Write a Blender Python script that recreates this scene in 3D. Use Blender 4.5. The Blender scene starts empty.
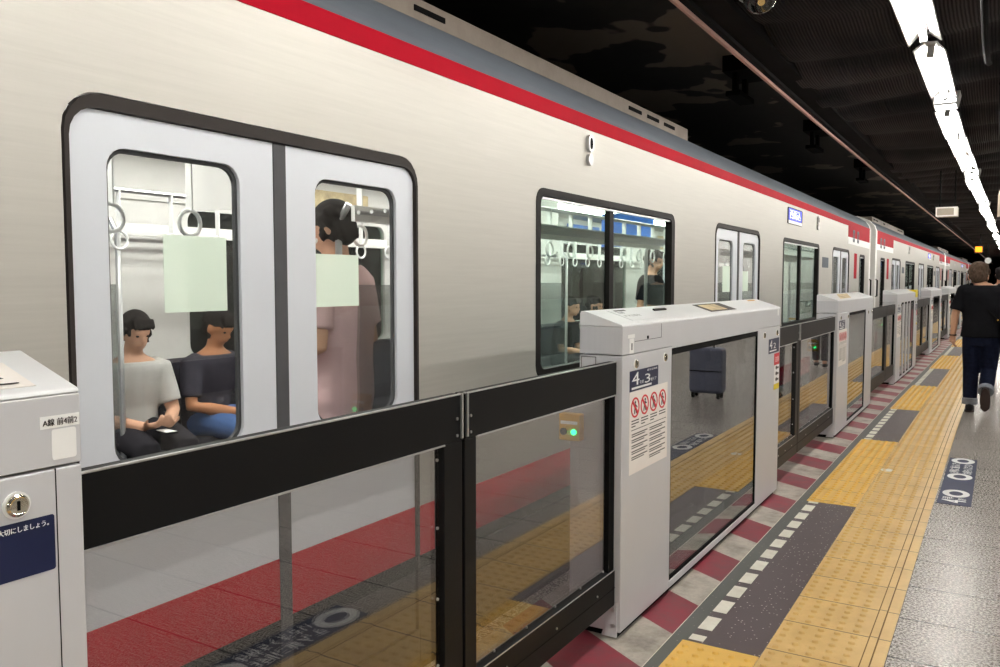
import bpy, bmesh, math, random
from mathutils import Vector, Matrix
from mathutils.geometry import tessellate_polygon
random.seed(7)
S = bpy.context.scene
C = S.collection
PI = math.pi

# ------------------------------------------------------------------ materials
def new_mat(name):
    m = bpy.data.materials.new(name); m.use_nodes = True
    nt = m.node_tree; nt.nodes.clear()
    out = nt.nodes.new('ShaderNodeOutputMaterial')
    return m, nt, out
def srgb(r, g, b):
    f = lambda c: (c/255/12.92) if c/255 <= .04045 else ((c/255+.055)/1.055)**2.4
    return (f(r), f(g), f(b), 1)
class NT:
    def __init__(s, nt): s.nt = nt
    def n(s, t, **k):
        o = s.nt.nodes.new(t)
        for a, v in k.items(): setattr(o, a, v)
        return o
    def l(s, a, b): s.nt.links.new(a, b)
    def math(s, op, a, b=None, c=None):
        o = s.n('ShaderNodeMath', operation=op)
        for i, v in enumerate((a, b, c)):
            if v is None: continue
            if isinstance(v, (int, float)): o.inputs[i].default_value = v
            else: s.l(v, o.inputs[i])
        return o.outputs[0]
    def mix(s, f, a, b):
        o = s.n('ShaderNodeMix', data_type='RGBA')
        for i, v in ((0, f), (6, a), (7, b)):
            if isinstance(v, (int, float, tuple)): o.inputs[i].default_value = v
            else: s.l(v, o.inputs[i])
        return o.outputs[2]
    def noise(s, vec, scale, detail=3, rough=.6):
        o = s.n('ShaderNodeTexNoise'); o.inputs['Scale'].default_value = scale
        o.inputs['Detail'].default_value = detail; o.inputs['Roughness'].default_value = rough
        s.l(vec, o.inputs['Vector']); return o.outputs['Fac']
    def ramp(s, v, a, b):
        o = s.n('ShaderNodeMapRange'); o.inputs[1].default_value = a; o.inputs[2].default_value = b
        s.l(v, o.inputs[0]); return o.outputs[0]
    def coord(s, scale=(1, 1, 1)):
        t = s.n('ShaderNodeTexCoord'); m = s.n('ShaderNodeMapping'); m.inputs['Scale'].default_value = scale
        s.l(t.outputs['Object'], m.inputs[0]); return m.outputs[0]
    def bsdf(s, out, rough=.5, metal=0., spec=.5):
        b = s.n('ShaderNodeBsdfPrincipled'); b.inputs['Roughness'].default_value = rough
        b.inputs['Metallic'].default_value = metal; b.inputs['Specular IOR Level'].default_value = spec
        s.l(b.outputs[0], out.inputs[0]); return b
    def bump(s, b, h, strength=.3, dist=.002):
        o = s.n('ShaderNodeBump'); o.inputs['Strength'].default_value = strength; o.inputs['Distance'].default_value = dist
        s.l(h, o.inputs['Height']); s.l(o.outputs[0], b.inputs['Normal'])

def plain(name, c, rough=.5, metal=0., var=.08, scale=9, stretch=(1, 1, 1), spec=.3):
    """a painted / metal / plastic surface with a little tonal variation"""
    m, nt, out = new_mat(name); N = NT(nt); b = N.bsdf(out, rough, metal, spec)
    f = N.noise(N.coord(stretch), scale)
    lo = tuple(x*(1-var) for x in c[:3])+(1,); hi = tuple(min(1, x*(1+var)) for x in c[:3])+(1,)
    N.l(N.mix(N.ramp(f, .3, .7), lo, hi), b.inputs['Base Color'])
    return m
def emit(name, c, s):
    m, nt, out = new_mat(name); N = NT(nt); e = N.n('ShaderNodeEmission')
    e.inputs[0].default_value = c; e.inputs[1].default_value = s; N.l(e.outputs[0], out.inputs[0]); return m
def glass(name, tint, f0=.05, rough=0.0, power=5.):
    """thin sheet glass: tinted transmission plus a reflection that rises at grazing angles (Schlick)"""
    m, nt, out = new_mat(name); N = NT(nt)
    g = N.n('ShaderNodeNewGeometry'); d = N.n('ShaderNodeVectorMath', operation='DOT_PRODUCT')
    N.l(g.outputs['Incoming'], d.inputs[0]); N.l(g.outputs['Normal'], d.inputs[1])
    c = N.math('ABSOLUTE', d.outputs['Value'])
    p = N.math('POWER', N.math('SUBTRACT', 1., c), power)
    F = N.math('MULTIPLY_ADD', p, 1-f0, f0)
    t = N.n('ShaderNodeBsdfTransparent'); t.inputs[0].default_value = tint
    s = N.n('ShaderNodeBsdfGlossy'); s.inputs['Roughness'].default_value = rough
    mx = N.n('ShaderNodeMixShader'); N.l(F, mx.inputs[0]); N.l(t.outputs[0], mx.inputs[1]); N.l(s.outputs[0], mx.inputs[2])
    N.l(mx.outputs[0], out.inputs[0]); return m

def mat_tiles(name):
    m, nt, out = new_mat(name); N = NT(nt); b = N.bsdf(out, .5, 0, .4)
    co = N.coord(); sp = N.n('ShaderNodeSeparateXYZ'); N.l(co, sp.inputs[0])
    fy = N.math('FRACT', N.math('DIVIDE', N.math('ADD', sp.outputs[1], 41.2-TILE_Y0), .412))
    fx = N.math('FRACT', N.math('DIVIDE', N.math('ADD', sp.outputs[0], 40.316), .8))
    jy = N.math('LESS_THAN', fy, .024); jx = N.math('LESS_THAN', fx, .0055)
    j = N.math('MAXIMUM', jy, jx)
    n1 = N.noise(co, 95, 3, .75); n2 = N.noise(co, 40, 2, .5); n3 = N.noise(co, 2.2, 2, .5)
    sp1 = N.ramp(n1, .42, .58)
    col = N.mix(sp1, srgb(88, 80, 75), srgb(206, 200, 192))
    col = N.mix(N.math('MULTIPLY', N.ramp(n2, .55, .75), .35), col, srgb(110, 96, 88))
    col = N.mix(N.math('MULTIPLY', N.ramp(n3, .35, .7), .22), col, srgb(120, 112, 104))
    col = N.mix(j, col, srgb(28, 25, 24))
    N.l(col, b.inputs['Base Color'])
    N.l(N.math('MULTIPLY_ADD', sp1, .12, .20), b.inputs['Roughness'])
    N.bump(b, sp1, .15, .001)
    return m
TILE_Y0 = 3.669

STEEL = None
def mat_steel(name, c, streak=(.25, .6, 14), rough=.34, metal=.25, var=.05):
    m, nt, out = new_mat(name); N = NT(nt); b = N.bsdf(out, rough, metal, .3)
    f = N.noise(N.coord(streak), 6, 5, .65)
    lo = tuple(x*(1-var) for x in c[:3])+(1,); hi = tuple(min(1, x*(1+var)) for x in c[:3])+(1,)
    N.l(N.mix(N.ramp(f, .3, .7), lo, hi), b.inputs['Base Color'])
    N.l(N.math('MULTIPLY_ADD', f, .12, rough-.06), b.inputs['Roughness'])
    N.bump(b, f, .05, .002)
    return m
def mat_speckle(name, base, dots, scale=140, thr=.66, rough=.5, dirt=.25):
    m, nt, out = new_mat(name); N = NT(nt); b = N.bsdf(out, rough)
    co = N.coord(); v = N.n('ShaderNodeTexVoronoi'); v.inputs['Scale'].default_value = scale*.55
    N.l(co, v.inputs['Vector'])
    near = N.math('LESS_THAN', v.outputs['Distance'], .22)
    sc = N.n('ShaderNodeSeparateColor'); N.l(v.outputs['Color'], sc.inputs[0])
    pick = N.math('MULTIPLY', near, N.math('GREATER_THAN', sc.outputs[0], thr))
    d = N.ramp(N.noise(co, 3.5, 4), .35, .7)
    col = N.mix(N.math('MULTIPLY', d, dirt), base, tuple(x*1.5 for x in base[:3])+(1,))
    col = N.mix(pick, col, dots)
    N.l(col, b.inputs['Base Color']); N.bump(b, N.noise(co, scale, 2), .2, .001)
    return m
def mat_dirty(name, c, dirt, rough=.45, amt=.5, sc=7):
    m, nt, out = new_mat(name); N = NT(nt); b = N.bsdf(out, rough)
    co = N.coord(); f1 = N.ramp(N.noise(co, sc, 6, .7), .42, .68); f2 = N.ramp(N.noise(co, sc*9, 3, .7), .5, .8)
    f = N.math('MULTIPLY', N.math('MAXIMUM', f1, N.math('MULTIPLY', f2, .6)), amt)
    N.l(N.mix(f, c, dirt), b.inputs['Base Color']); return m
def mat_tactile(name, c, dirt, y0=0.):
    m, nt, out = new_mat(name); N = NT(nt); b = N.bsdf(out, .34)
    co = N.coord(); sp = N.n('ShaderNodeSeparateXYZ'); N.l(co, sp.inputs[0])
    fy = N.math('FRACT', N.math('DIVIDE', N.math('ADD', sp.outputs[1], 30.2-y0), .302))
    j = N.math('LESS_THAN', fy, .022)
    f = N.math('MULTIPLY', N.ramp(N.noise(co, 5, 5, .7), .38, .75), .5)
    spk = N.math('MULTIPLY', N.ramp(N.noise(co, 70, 2, .6), .62, .72), .45)
    col = N.mix(N.math('MAXIMUM', f, spk), c, dirt)
    N.l(N.mix(j, col, srgb(112, 82, 38)), b.inputs['Base Color']); return m
def mat_mesh_ceiling(name):
    m, nt, out = new_mat(name); N = NT(nt); b = N.bsdf(out, .8, 0, .1)
    co = N.coord(); w = N.n('ShaderNodeTexWave'); w.inputs['Scale'].default_value = 16; w.inputs['Distortion'].default_value = 1.2
    w.inputs['Detail Scale'].default_value = .4
    w.bands_direction = 'X'; N.l(co, w.inputs['Vector'])
    big = N.ramp(N.noise(N.coord((1.2, .8, 1)), 1.0, 2), .38, .62)
    a = N.mix(w.outputs['Fac'], srgb(24, 22, 23), srgb(62, 56, 57))
    N.l(N.mix(big, srgb(12, 11, 13), a), b.inputs['Base Color']); N.bump(b, w.outputs['Fac'], .6, .006)
    return m
def mat_patchy(name):
    m, nt, out = new_mat(name); N = NT(nt); b = N.bsdf(out, .8)
    co = N.coord((1, .7, 1)); f = N.ramp(N.noise(co, 1.4, 3, .5), .57, .585)
    e = N.ramp(N.noise(co, 9, 4), .3, .7)
    N.l(N.mix(f, N.mix(e, srgb(12, 11, 11), srgb(26, 24, 23)), srgb(104, 95, 86)), b.inputs['Base Color']); return m

M = {}
M['tiles'] = mat_tiles('granite_floor_tiles')
M['gate'] = mat_steel('gate_hairline_steel', srgb(205, 205, 208), (14, .6, .3), .36, .15, .025)
M['gate_top'] = mat_steel('gate_top_steel', srgb(228, 229, 230), (1, .5, 1), .3, .1, .02)
M['black'] = plain('door_black_paint', srgb(15, 15, 16), .5, 0, .1, 4, spec=.12)
M['gunmetal'] = plain('far_door_dark_grey', srgb(38, 36, 36), .5, 0, .1, 4, spec=.15)
M['rubber'] = plain('black_rubber', srgb(12, 12, 13), .8, spec=.08)
M['chrome'] = plain('chrome_lock', srgb(215, 208, 190), .16, 1.)
M['bolt'] = plain('bright_screw', srgb(200, 200, 200), .3, .9)
M['door_glass'] = glass('gate_glass', (.98, .97, .96, 1), .13, 0, 3.)
M['pane_glass'] = glass('gate_pane_glass', (.62, .63, .60, 1), .30, 0, 3.)
M['car_glass'] = glass('car_window_glass', (.80, .89, .84, 1), .05)
M['leaf_glass'] = glass('car_door_glass', (.86, .88, .87, 1), .05)
M['steel'] = mat_steel('car_brushed_steel', srgb(188, 185, 178), (.3, .35, 10), .46, .45, .05)
M['leaf'] = mat_steel('car_door_paint', srgb(214, 218, 225), (1, 1, 1), .34, .08, .015)
M['car_red'] = plain('car_red_film', srgb(170, 9, 34), .6, 0, .06, 5, spec=.06)
M['car_dark'] = plain('car_black_frame', srgb(26, 23, 22), .5, spec=.1)
M['car_sill'] = plain('car_sill_grey', srgb(46, 44, 44), .7, 0, .05)
M['roof'] = mat_steel('car_roof_grey', srgb(92, 98, 106), (.5, .3, 6), .65, 0, .08)
M['taupe'] = plain('roof_unit_taupe', srgb(138, 126, 116), .55, 0, .1)
M['white'] = plain('white_plastic', srgb(238, 238, 236), .4, 0, .02)
M['inwhite'] = plain('car_inside_white', srgb(232, 230, 226), .45, 0, .03)
M['edge_rubber'] = plain('door_edge_rubber', srgb(72, 72, 75), .6)
M['frame'] = plain('door_frame_brown', srgb(50, 45, 43), .55, spec=.15)
M['seat'] = plain('seat_dark_plush', srgb(44, 42, 50), .9, 0, .25, 30)
M['navy'] = plain('navy_film', srgb(22, 29, 62), .4, 0, .06)
M['navy_floor'] = plain('navy_floor_film', srgb(30, 38, 70), .5, 0, .12, 12)
M['print_white'] = plain('print_white', srgb(240, 240, 238), .45, 0, .02)
M['print_dark'] = plain('print_dark', srgb(52, 46, 46), .5, 0, .05)
M['print_red'] = plain('print_red', srgb(206, 40, 50), .45, 0, .04)
M['cream'] = plain('cream_notice', srgb(240, 234, 228), .5, 0, .02)
M['yellow'] = plain('yellow_print', srgb(228, 205, 40), .45)
M['green_film'] = None
M['hz_red'] = mat_dirty('hazard_red', srgb(136, 46, 60), srgb(104, 66, 70), .5, .8)
M['hz_white'] = mat_dirty('hazard_white', srgb(184, 177, 166), srgb(122, 114, 104), .5, .85, 6)
M['band'] = mat_speckle('dark_rubber_band', srgb(82, 84, 80), srgb(130, 128, 120), 120, .8)
M['dash'] = mat_dirty('dash_white', srgb(232, 230, 216), srgb(190, 184, 168), .5, .5)
M['pad'] = mat_speckle('plum_floor_pad', srgb(78, 67, 69), srgb(200, 194, 188), 120, .72, .4)
M['tact'] = mat_tactile('tactile_ochre', srgb(226, 190, 124), srgb(182, 142, 82), 3.386)
M['tact2'] = mat_tactile('tactile_yellow', srgb(236, 192, 100), srgb(206, 158, 76), 2.997)
M['groove'] = plain('tactile_groove', srgb(122, 92, 46), .7)
M['meshceil'] = mat_mesh_ceiling('ribbed_ceiling_mesh')
M['patchy'] = mat_patchy('peeling_dark_ceiling')
M['darkwall'] = plain('tunnel_dark', srgb(22, 20, 20), .9, 0, .3, 3, spec=.05)
M['walltile'] = plain('pale_wall_tile', srgb(168, 164, 158), .4, 0, .05)
M['salmon'] = plain('salmon_edge', srgb(196, 156, 146), .6, 0, .08)
M['reflector'] = plain('lamp_reflector_white', srgb(176, 176, 174), .5, 0, .01)
M['tube'] = emit('lamp_tube', (1, .965, .90, 1), 105)
M['lampface'] = emit('emergency_lamp_face', (1, .97, .92, 1), 5)
M['strip'] = emit('car_ceiling_light', (1, .97, .92, 1), 20)
M['screen'] = emit('led_screen', (.16, .18, .75, 1), 1.6)
M['screen_txt'] = emit('led_letters', (.75, .78, 1, 1), 2.2)
M['green_led'] = emit('green_led', (.02, .9, .25, 1), 5)
M['orange'] = emit('orange_sign_light', (1, .33, .02, 1), 2.2)
M['blue_screen'] = emit('blue_screen', (.05, .12, .85, 1), 1.6)
M['mustard'] = plain('mustard_box', srgb(206, 156, 62), .5)
M['beige'] = plain('beige_duct', srgb(168, 158, 142), .6)
M['skin'] = plain('skin', srgb(208, 160, 132), .55, 0, .05)
M['skin2'] = plain('skin_tanned', srgb(178, 122, 86), .55, 0, .05)
M['hair'] = plain('hair_dark_brown', srgb(74, 60, 50), .7, 0, .45, 60, (3, 3, .6), spec=.08)
M['hair2'] = plain('hair_black', srgb(30, 26, 25), .7, 0, .4, 60, (3, 3, .6), spec=.08)
M['tee'] = plain('black_cotton', srgb(22, 22, 25), .9, 0, .2, 10, spec=.05)
M['jeans'] = plain('indigo_denim', srgb(22, 26, 42), .85, 0, .3, 30, spec=.05)
M['cuff'] = plain('denim_underside', srgb(128, 132, 140), .9, 0, .2, 30)
M['shoe'] = plain('black_canvas', srgb(24, 21, 22), .7)
M['sole'] = plain('dark_sole', srgb(52, 40, 36), .8)
M['tee_grey'] = plain('light_grey_cotton', srgb(196, 194, 190), .9, 0, .06)
M['tee_char'] = plain('charcoal_cotton', srgb(66, 64, 72), .9, 0, .15, spec=.05)
M['tee_pink'] = plain('pink_cotton', srgb(222, 186, 186), .9, 0, .06)
M['trousers'] = plain('dark_trousers', srgb(46, 44, 48), .9, 0, .15, spec=.05)
M['jeans_blue'] = plain('blue_denim', srgb(64, 92, 140), .9, 0, .2)
M['case'] = plain('grey_blue_shell', srgb(96, 100, 120), .4, 0, .06)
M['partition'] = glass('frosted_partition', (.72, .74, .73, 1), .1, .25)
M['poster_blue'] = plain('poster_blue', srgb(70, 120, 205), .5, 0, .3, 8)
M['poster_warm'] = plain('poster_warm', srgb(210, 190, 150), .5, 0, .35, 9)
M['poster_green'] = plain('poster_green', srgb(150, 180, 150), .5, 0, .3, 9)
M['poster_yellow'] = plain('poster_yellow', srgb(200, 190, 70), .5, 0, .3, 9)
def film(name, c, a):
    m, nt, out = new_mat(name); N = NT(nt)
    t = N.n('ShaderNodeBsdfTransparent'); d = N.n('ShaderNodeBsdfDiffuse'); d.inputs[0].default_value = c
    x = N.n('ShaderNodeMixShader'); x.inputs[0].default_value = a
    N.l(t.outputs[0], x.inputs[1]); N.l(d.outputs[0], x.inputs[2]); N.l(x.outputs[0], out.inputs[0]); return m
M['green_film'] = film('pale_green_film', srgb(236, 250, 236), .66)

# ------------------------------------------------------------------ mesh building
def off(y):                       # the platform and its trains bend gently to the right beyond about nine metres
    return .0125*((math.sqrt((y-9)**2+4)+(y-9))/2)
def dof(y): return (off(y+.05)-off(y-.05))/.1

_txt = {}
def text_mesh(s):
    if s in _txt: return _txt[s]
    c = bpy.data.curves.new('t', 'FONT'); c.body = s; c.resolution_u = 2
    o = bpy.data.objects.new('t', c); C.objects.link(o)
    dg = bpy.context.evaluated_depsgraph_get(); dg.update()
    m = bpy.data.meshes.new_from_object(o.evaluated_get(dg))
    vs = [(v.co.x, v.co.y) for v in m.vertices]; fs = [tuple(p.vertices) for p in m.polygons]
    bpy.data.objects.remove(o); bpy.data.curves.remove(c); bpy.data.meshes.remove(m)
    x0 = min(v[0] for v in vs); x1 = max(v[0] for v in vs); y0 = min(v[1] for v in vs); y1 = max(v[1] for v in vs)
    _txt[s] = ([((x-x0)/(x1-x0), (y-y0)/(y1-y0)) for x, y in vs], fs); return _txt[s]

def front(ox, oy, oz):            # u -> along the platform, v -> up, w -> towards the platform
    return lambda u, v, w: (ox+w, oy+u, oz+v)
def flat(ox, oy, oz):             # lying flat, read from the platform side
    return lambda u, v, w: (ox-v, oy+u, oz+w)
def endf(ox, oy, oz):             # on a face that looks back along the platform (-y)
    return lambda u, v, w: (ox+u, oy-w, oz+v)
ident = lambda u, v, w: (u, v, w)

def rr(u0, v0, u1, v1, r, n=5):
    p = []
    for cx, cy, a in ((u1-r, v1-r, 0), (u0+r, v1-r, 90), (u0+r, v0+r, 180), (u1-r, v0+r, 270)):
        for k in range(n+1):
            t = math.radians(a+90*k/n); p.append((cx+r*math.cos(t), cy+r*math.sin(t)))
    return p
def circ(cx, cy, rx, ry=None, n=28):
    ry = ry or rx
    return [(cx+rx*math.cos(2*PI*k/n), cy+ry*math.sin(2*PI*k/n)) for k in range(n)]
def rect(u0, v0, u1, v1): return [(u0, v0), (u1, v0), (u1, v1), (u0, v1)]

class MB:
    def __init__(s): s.v = []; s.f = []; s.mi = []; s.cur = 0
    def add(s, vs, fs):
        b = len(s.v); s.v += [tuple(v) for v in vs]
        for f in fs: s.f.append(tuple(i+b for i in f)); s.mi.append(s.cur)
        return s
    def box(s, x0, y0, z0, x1, y1, z1):
        x0, x1 = sorted((x0, x1)); y0, y1 = sorted((y0, y1)); z0, z1 = sorted((z0, z1))
        return s.add([(x0, y0, z0), (x1, y0, z0), (x1, y1, z0), (x0, y1, z0), (x0, y0, z1), (x1, y0, z1), (x1, y1, z1), (x0, y1, z1)],
                     [(0, 3, 2, 1), (4, 5, 6, 7), (0, 1, 5, 4), (1, 2, 6, 5), (2, 3, 7, 6), (3, 0, 4, 7)])
    def plate(s, fn, outer, holes=(), w0=0., w1=.01):
        loops = [list(outer)]+[list(h) for h in holes]
        flatp = [p for l in loops for p in l]
        tris = tessellate_polygon([[Vector((p[0], p[1], 0)) for p in l] for l in loops])
        n = len(flatp); vs = [fn(p[0], p[1], w0) for p in flatp]+[fn(p[0], p[1], w1) for p in flatp]
        fs = []
        for t in tris:
            a, b, c = t
            A = (flatp[b][0]-flatp[a][0])*(flatp[c][1]-flatp[a][1])-(flatp[b][1]-flatp[a][1])*(flatp[c][0]-flatp[a][0])
            if A < 0: b, c = c, b
            fs.append((a+n, b+n, c+n)); fs.append((a, c, b))
        k = 0
        for li, l in enumerate(loops):
            m = len(l); area = sum(l[i][0]*l[(i+1) % m][1]-l[(i+1) % m][0]*l[i][1] for i in range(m))
            ccw = (area > 0) == (li == 0)
            for i in range(m):
                a, b = k+i, k+(i+1) % m
                fs.append((a, b, b+n, a+n) if ccw else (b, a, a+n, b+n))
            k += m
        return s.add(vs, fs)
    def text(s, fn, t, u0, v0, u1, v1, w=.0012, mirror=False):
        vs, fs = text_mesh(t); n = max(1, len(t)); e = (.10 if n == 1 else .06/n)*(u1-u0)
        for k in (-1, 0, 1):                      # heavier strokes
            s.add([fn(u0+(u1-u0)*x+k*e*.5, v0+(v1-v0)*y, w+.00012*k) for x, y in vs], fs)
        return s
    def rings(s, rings, caps=True):
        n = len(rings[0]); b0 = []
        vs = [p for r in rings for p in r]; fs = []
        for k in range(len(rings)-1):
            for i in range(n):
                j = (i+1) % n
                fs.append((k*n+i, k*n+j, (k+1)*n+j, (k+1)*n+i))
        if caps:
            fs.append(tuple(range(n-1, -1, -1))); fs.append(tuple((len(rings)-1)*n+i for i in range(n)))
        return s.add(vs, fs)
    def tube(s, pts, r, n=8, caps=True, ry=None):
        pts = [Vector(p) for p in pts]; R = r if isinstance(r, (list, tuple)) else [r]*len(pts)
        rings = []; up = None
        for i, p in enumerate(pts):
            d = (pts[min(i+1, len(pts)-1)]-pts[max(i-1, 0)]).normalized()
            if up is None: up = Vector((0, 0, 1)) if abs(d.z) < .9 else Vector((0, 1, 0))
            a = d.cross(up).normalized(); up = a.cross(d).normalized()
            k = 1 if ry is None else ry
            rings.append([p+(a*math.cos(2*PI*j/n)+up*math.sin(2*PI*j/n)*k)*R[i] for j in range(n)])
        return s.rings(rings, caps)
    def ball(s, c, rx, ry=None, rz=None, nu=16, nv=10, v0=0., v1=1., rot=None):
        ry = ry or rx; rz = rz or rx; c = Vector(c); rg = []
        for k in range(nv+1):
            t = PI*(v0+(v1-v0)*k/nv); t = min(max(t, .02), PI-.02)
            q = [Vector((rx*math.sin(t)*math.cos(2*PI*j/nu), ry*math.sin(t)*math.sin(2*PI*j/nu), -rz*math.cos(t))) for j in range(nu)]
            rg.append([c+((rot @ p) if rot else p) for p in q])
        return s.rings(rg)
    def dome(s, x, y, z, r, h, n=8):
        r2 = r*.72
        vs = [(x+r*math.cos(2*PI*k/n), y+r*math.sin(2*PI*k/n), z) for k in range(n)] + \
             [(x+r2*math.cos(2*PI*k/n), y+r2*math.sin(2*PI*k/n), z+h*.85) for k in range(n)]+[(x, y, z+h)]
        fs = [(k, (k+1) % n, n+(k+1) % n, n+k) for k in range(n)]+[(n+k, n+(k+1) % n, 2*n) for k in range(n)]
        return s.add(vs, fs)
    def bend(s):
        s.v = [(x+off(y), y, z) for x, y, z in s.v]; return s
    def scale(s, k): s.v = [(x*k, y*k, z*k) for x, y, z in s.v]; return s
    def build(s, name, mat, parent=None, bevel=0., smooth=35, loc=None):
        me = bpy.data.meshes.new(name); me.from_pydata(s.v, [], s.f)
        for m in (mat if isinstance(mat, (list, tuple)) else [mat]): me.materials.append(m)
        if len(me.materials) > 1: me.polygons.foreach_set('material_index', s.mi)
        me.update()
        if smooth:
            me.polygons.foreach_set('use_smooth', [True]*len(me.polygons)); me.set_sharp_from_angle(angle=math.radians(smooth))
        o = bpy.data.objects.new(name, me); C.objects.link(o)
        if parent: o.parent = parent
        if loc: o.location = loc
        if bevel:
            b = o.modifiers.new('bevel', 'BEVEL'); b.width = bevel; b.segments = 2; b.limit_method = 'ANGLE'; b.angle_limit = math.radians(40)
            b.harden_normals = True
        return o

def tag(o, label, cat, group=None, kind=None):
    o['label'] = label; o['category'] = cat
    if group: o['group'] = group
    if kind: o['kind'] = kind
    return o
def thing(name, label, cat, loc=(0, 0, 0), rz=0., group=None):
    o = bpy.data.objects.new(name, None); C.objects.link(o); o.location = loc; o.rotation_euler = (0, 0, rz); o.empty_display_size = .1
    return tag(o, label, cat, group)
def put(o, x, y, z=0.):           # set a thing on the bent platform line
    o.location = (x+off(y), y, z); o.rotation_euler = (0, 0, -math.atan(dof(y))); return o
def struct(o): o['kind'] = 'structure'; return o
def copy_tree(o, parent=None):
    c = o.copy(); C.objects.link(c)
    if parent: c.parent = parent
    for ch in list(o.children): copy_tree(ch, c)
    return c
def remeshed(mb, name, mat, parent, voxel=.012, it=3):
    """grow one continuous surface round everything gathered in mb"""
    me = bpy.data.meshes.new('tmp'); me.from_pydata(mb.v, [], mb.f)
    o = bpy.data.objects.new('tmp', me); C.objects.link(o)
    r = o.modifiers.new('r', 'REMESH'); r.mode = 'VOXEL'; r.voxel_size = voxel
    k = o.modifiers.new('s', 'SMOOTH'); k.factor = .5; k.iterations = it
    dg = bpy.context.evaluated_depsgraph_get(); dg.update()
    m2 = bpy.data.meshes.new_from_object(o.evaluated_get(dg)); bpy.data.objects.remove(o); bpy.data.meshes.remove(me)
    m2.name = name; m2.materials.clear(); m2.materials.append(mat)
    m2.polygons.foreach_set('use_smooth', [True]*len(m2.polygons))
    q = bpy.data.objects.new(name, m2); C.objects.link(q)
    if parent: q.parent = parent
    return q

# ------------------------------------------------------------------ the station shell
YB, YF = -7., 80.                 # how far the place is built behind and ahead
def ysteps(a, b, d=2.): 
    n = max(1, int(math.ceil((b-a)/d))); return [a+(b-a)*k/n for k in range(n+1)]
def sheet(mb, x0, x1, z0, z1, a=YB, b=YF, d=2.):
    """a long bar of rectangular section that follows the bend"""
    ys = ysteps(a, b, d)
    mb.rings([[(x0+off(y), y, z0), (x0+off(y), y, z1), (x1+off(y), y, z1), (x1+off(y), y, z0)] for y in ys]); return mb
struct(sheet(MB(), -1.72, 4.2, -.35, 0).build('floor', M['tiles'], smooth=0))
struct(sheet(MB(), -6.0, -1.74, -1.25, -1.0).build('floor_track', M['darkwall'], smooth=0))
struct(sheet(MB(), -6.2, -6.0, -1.25, 3.4).build('wall_left', M['darkwall'], smooth=0))
struct(sheet(MB(), 4.2, 4.4, -.35, 3.0).build('wall_right', M['walltile'], smooth=0))
struct(MB().box(-6.2+off(YF), YF, -1.25, 4.4+off(YF), YF+.2, 3.4).build('wall_front', M['darkwall'], smooth=0))
struct(MB().box(-6.2, YB-.2, -1.25, 4.4, YB, 3.4).build('wall_back', M['darkwall'], smooth=0))
struct(sheet(MB(), -6.2, -1.4, 3.25, 3.4).build('ceiling_track', M['patchy'], smooth=0))
# platform ceiling: sagging ribbed mesh sheets
mb = MB(); ys = ysteps(YB, 60, .09); xs = [-1.36+k*.14 for k in range(41)]
def sag(x, y):
    p = (y+.35*math.sin(x*1.3)+.12*math.sin(y*.9)) / .95
    f = abs((p % 1)-.5)*2
    return 2.93-.05*(1-f**2.2)+.03*math.sin(x*2.3+y*1.1)
vs = [(x+off(y), y, sag(x, y)) for y in ys for x in xs]; nx = len(xs)
mb.add(vs, [(a*nx+b, (a+1)*nx+b, (a+1)*nx+b+1, a*nx+b+1) for a in range(len(ys)-1) for b in range(nx-1)])
struct(mb.build('ceiling', M['meshceil'], smooth=60))
struct(sheet(MB(), -1.40, 4.4, 3.05, 3.4).build('ceiling_slab', M['darkwall'], smooth=0))
# edge beam between platform and track ceilings, with its pale lower lip
struct(sheet(MB(), -1.485, -1.30, 2.86, 3.3).build('trim_1', M['darkwall'], smooth=0))
struct(sheet(MB(), -1.505, -1.484, 2.812, 2.833).build('trim_2', M['salmon'], smooth=0))
struct(sheet(MB(), -1.498, -1.45, 2.834, 2.92).build('trim_3', M['rubber'], smooth=0))

# brackets and pipe under the track ceiling
k = 0
for y, wh in ((7.2, 'nearest'), (10.4, 'second'), (14.0, 'third')):
    b = MB().box(-2.05, y-.25, 3.12, -1.75, y+.25, 3.25).box(-1.98, y-.2, 2.95, -1.94, y-.14, 3.12).box(-1.98, y+.1, 2.95, -1.94, y+.16, 3.12).box(-2.02, y-.24, 2.92, -1.9, y+.2, 2.96)
    tag(b.bend().build('ceiling_bracket', M['rubber']), {'nearest': 'black hanging bracket on the dark track ceiling, nearest the camera', 'second': 'black hanging bracket on the dark track ceiling, middle one of three', 'third': 'black hanging bracket on the dark track ceiling, furthest of three'}[wh], 'bracket', 'brackets under the track ceiling')

# ------------------------------------------------------------------ floor finishes
def strip_tactile(name, label, x0, x1, ya, yb, mat, cols, bar=None, bump_to=None, group=None):
    m = MB(); sheet(m, x0, x1, -.002, .006, ya, yb, .6)
    if bar:
        for (a, b, h) in bar: sheet(m, a, b, .005, h, ya, yb, .6)
    y = ya+.03; lim = min(yb, bump_to or yb)
    while y < lim-.02:
        n = 8 if y < 7 else 6
        for c in cols: m.dome(c+off(y), y, .005, .0148, .0105, n)
        y += .0604
    o = tag(m.build(name, mat, smooth=50), label, 'tactile paving', group)
    if bar:
        for (a, b, h) in bar:
            for g0 in (a-.005, b): sheet(MB(), g0, g0+.005, .004, .0068, ya, yb, .6).build('groove', M['groove'], o, smooth=0)
    return o
strip_tactile('tactile_strip', 'long ochre tactile strip with raised dots and an edge bar, running the whole platform', -.710, -.316, 3.386-.302*34, 60, M['tact'],
              [-.682+.06*k for k in range(5)], [(-.388, -.362, .010)], 24)
OPEN = [(.74, 2.87), (5.455, 7.63), (9.85, 12.05), (14.75, 17.3), (19.9, 22.3), (24.9, 27.3), (29.9, 32.3), (34.9, 37.3), (39.9, 42.3)]
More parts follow.
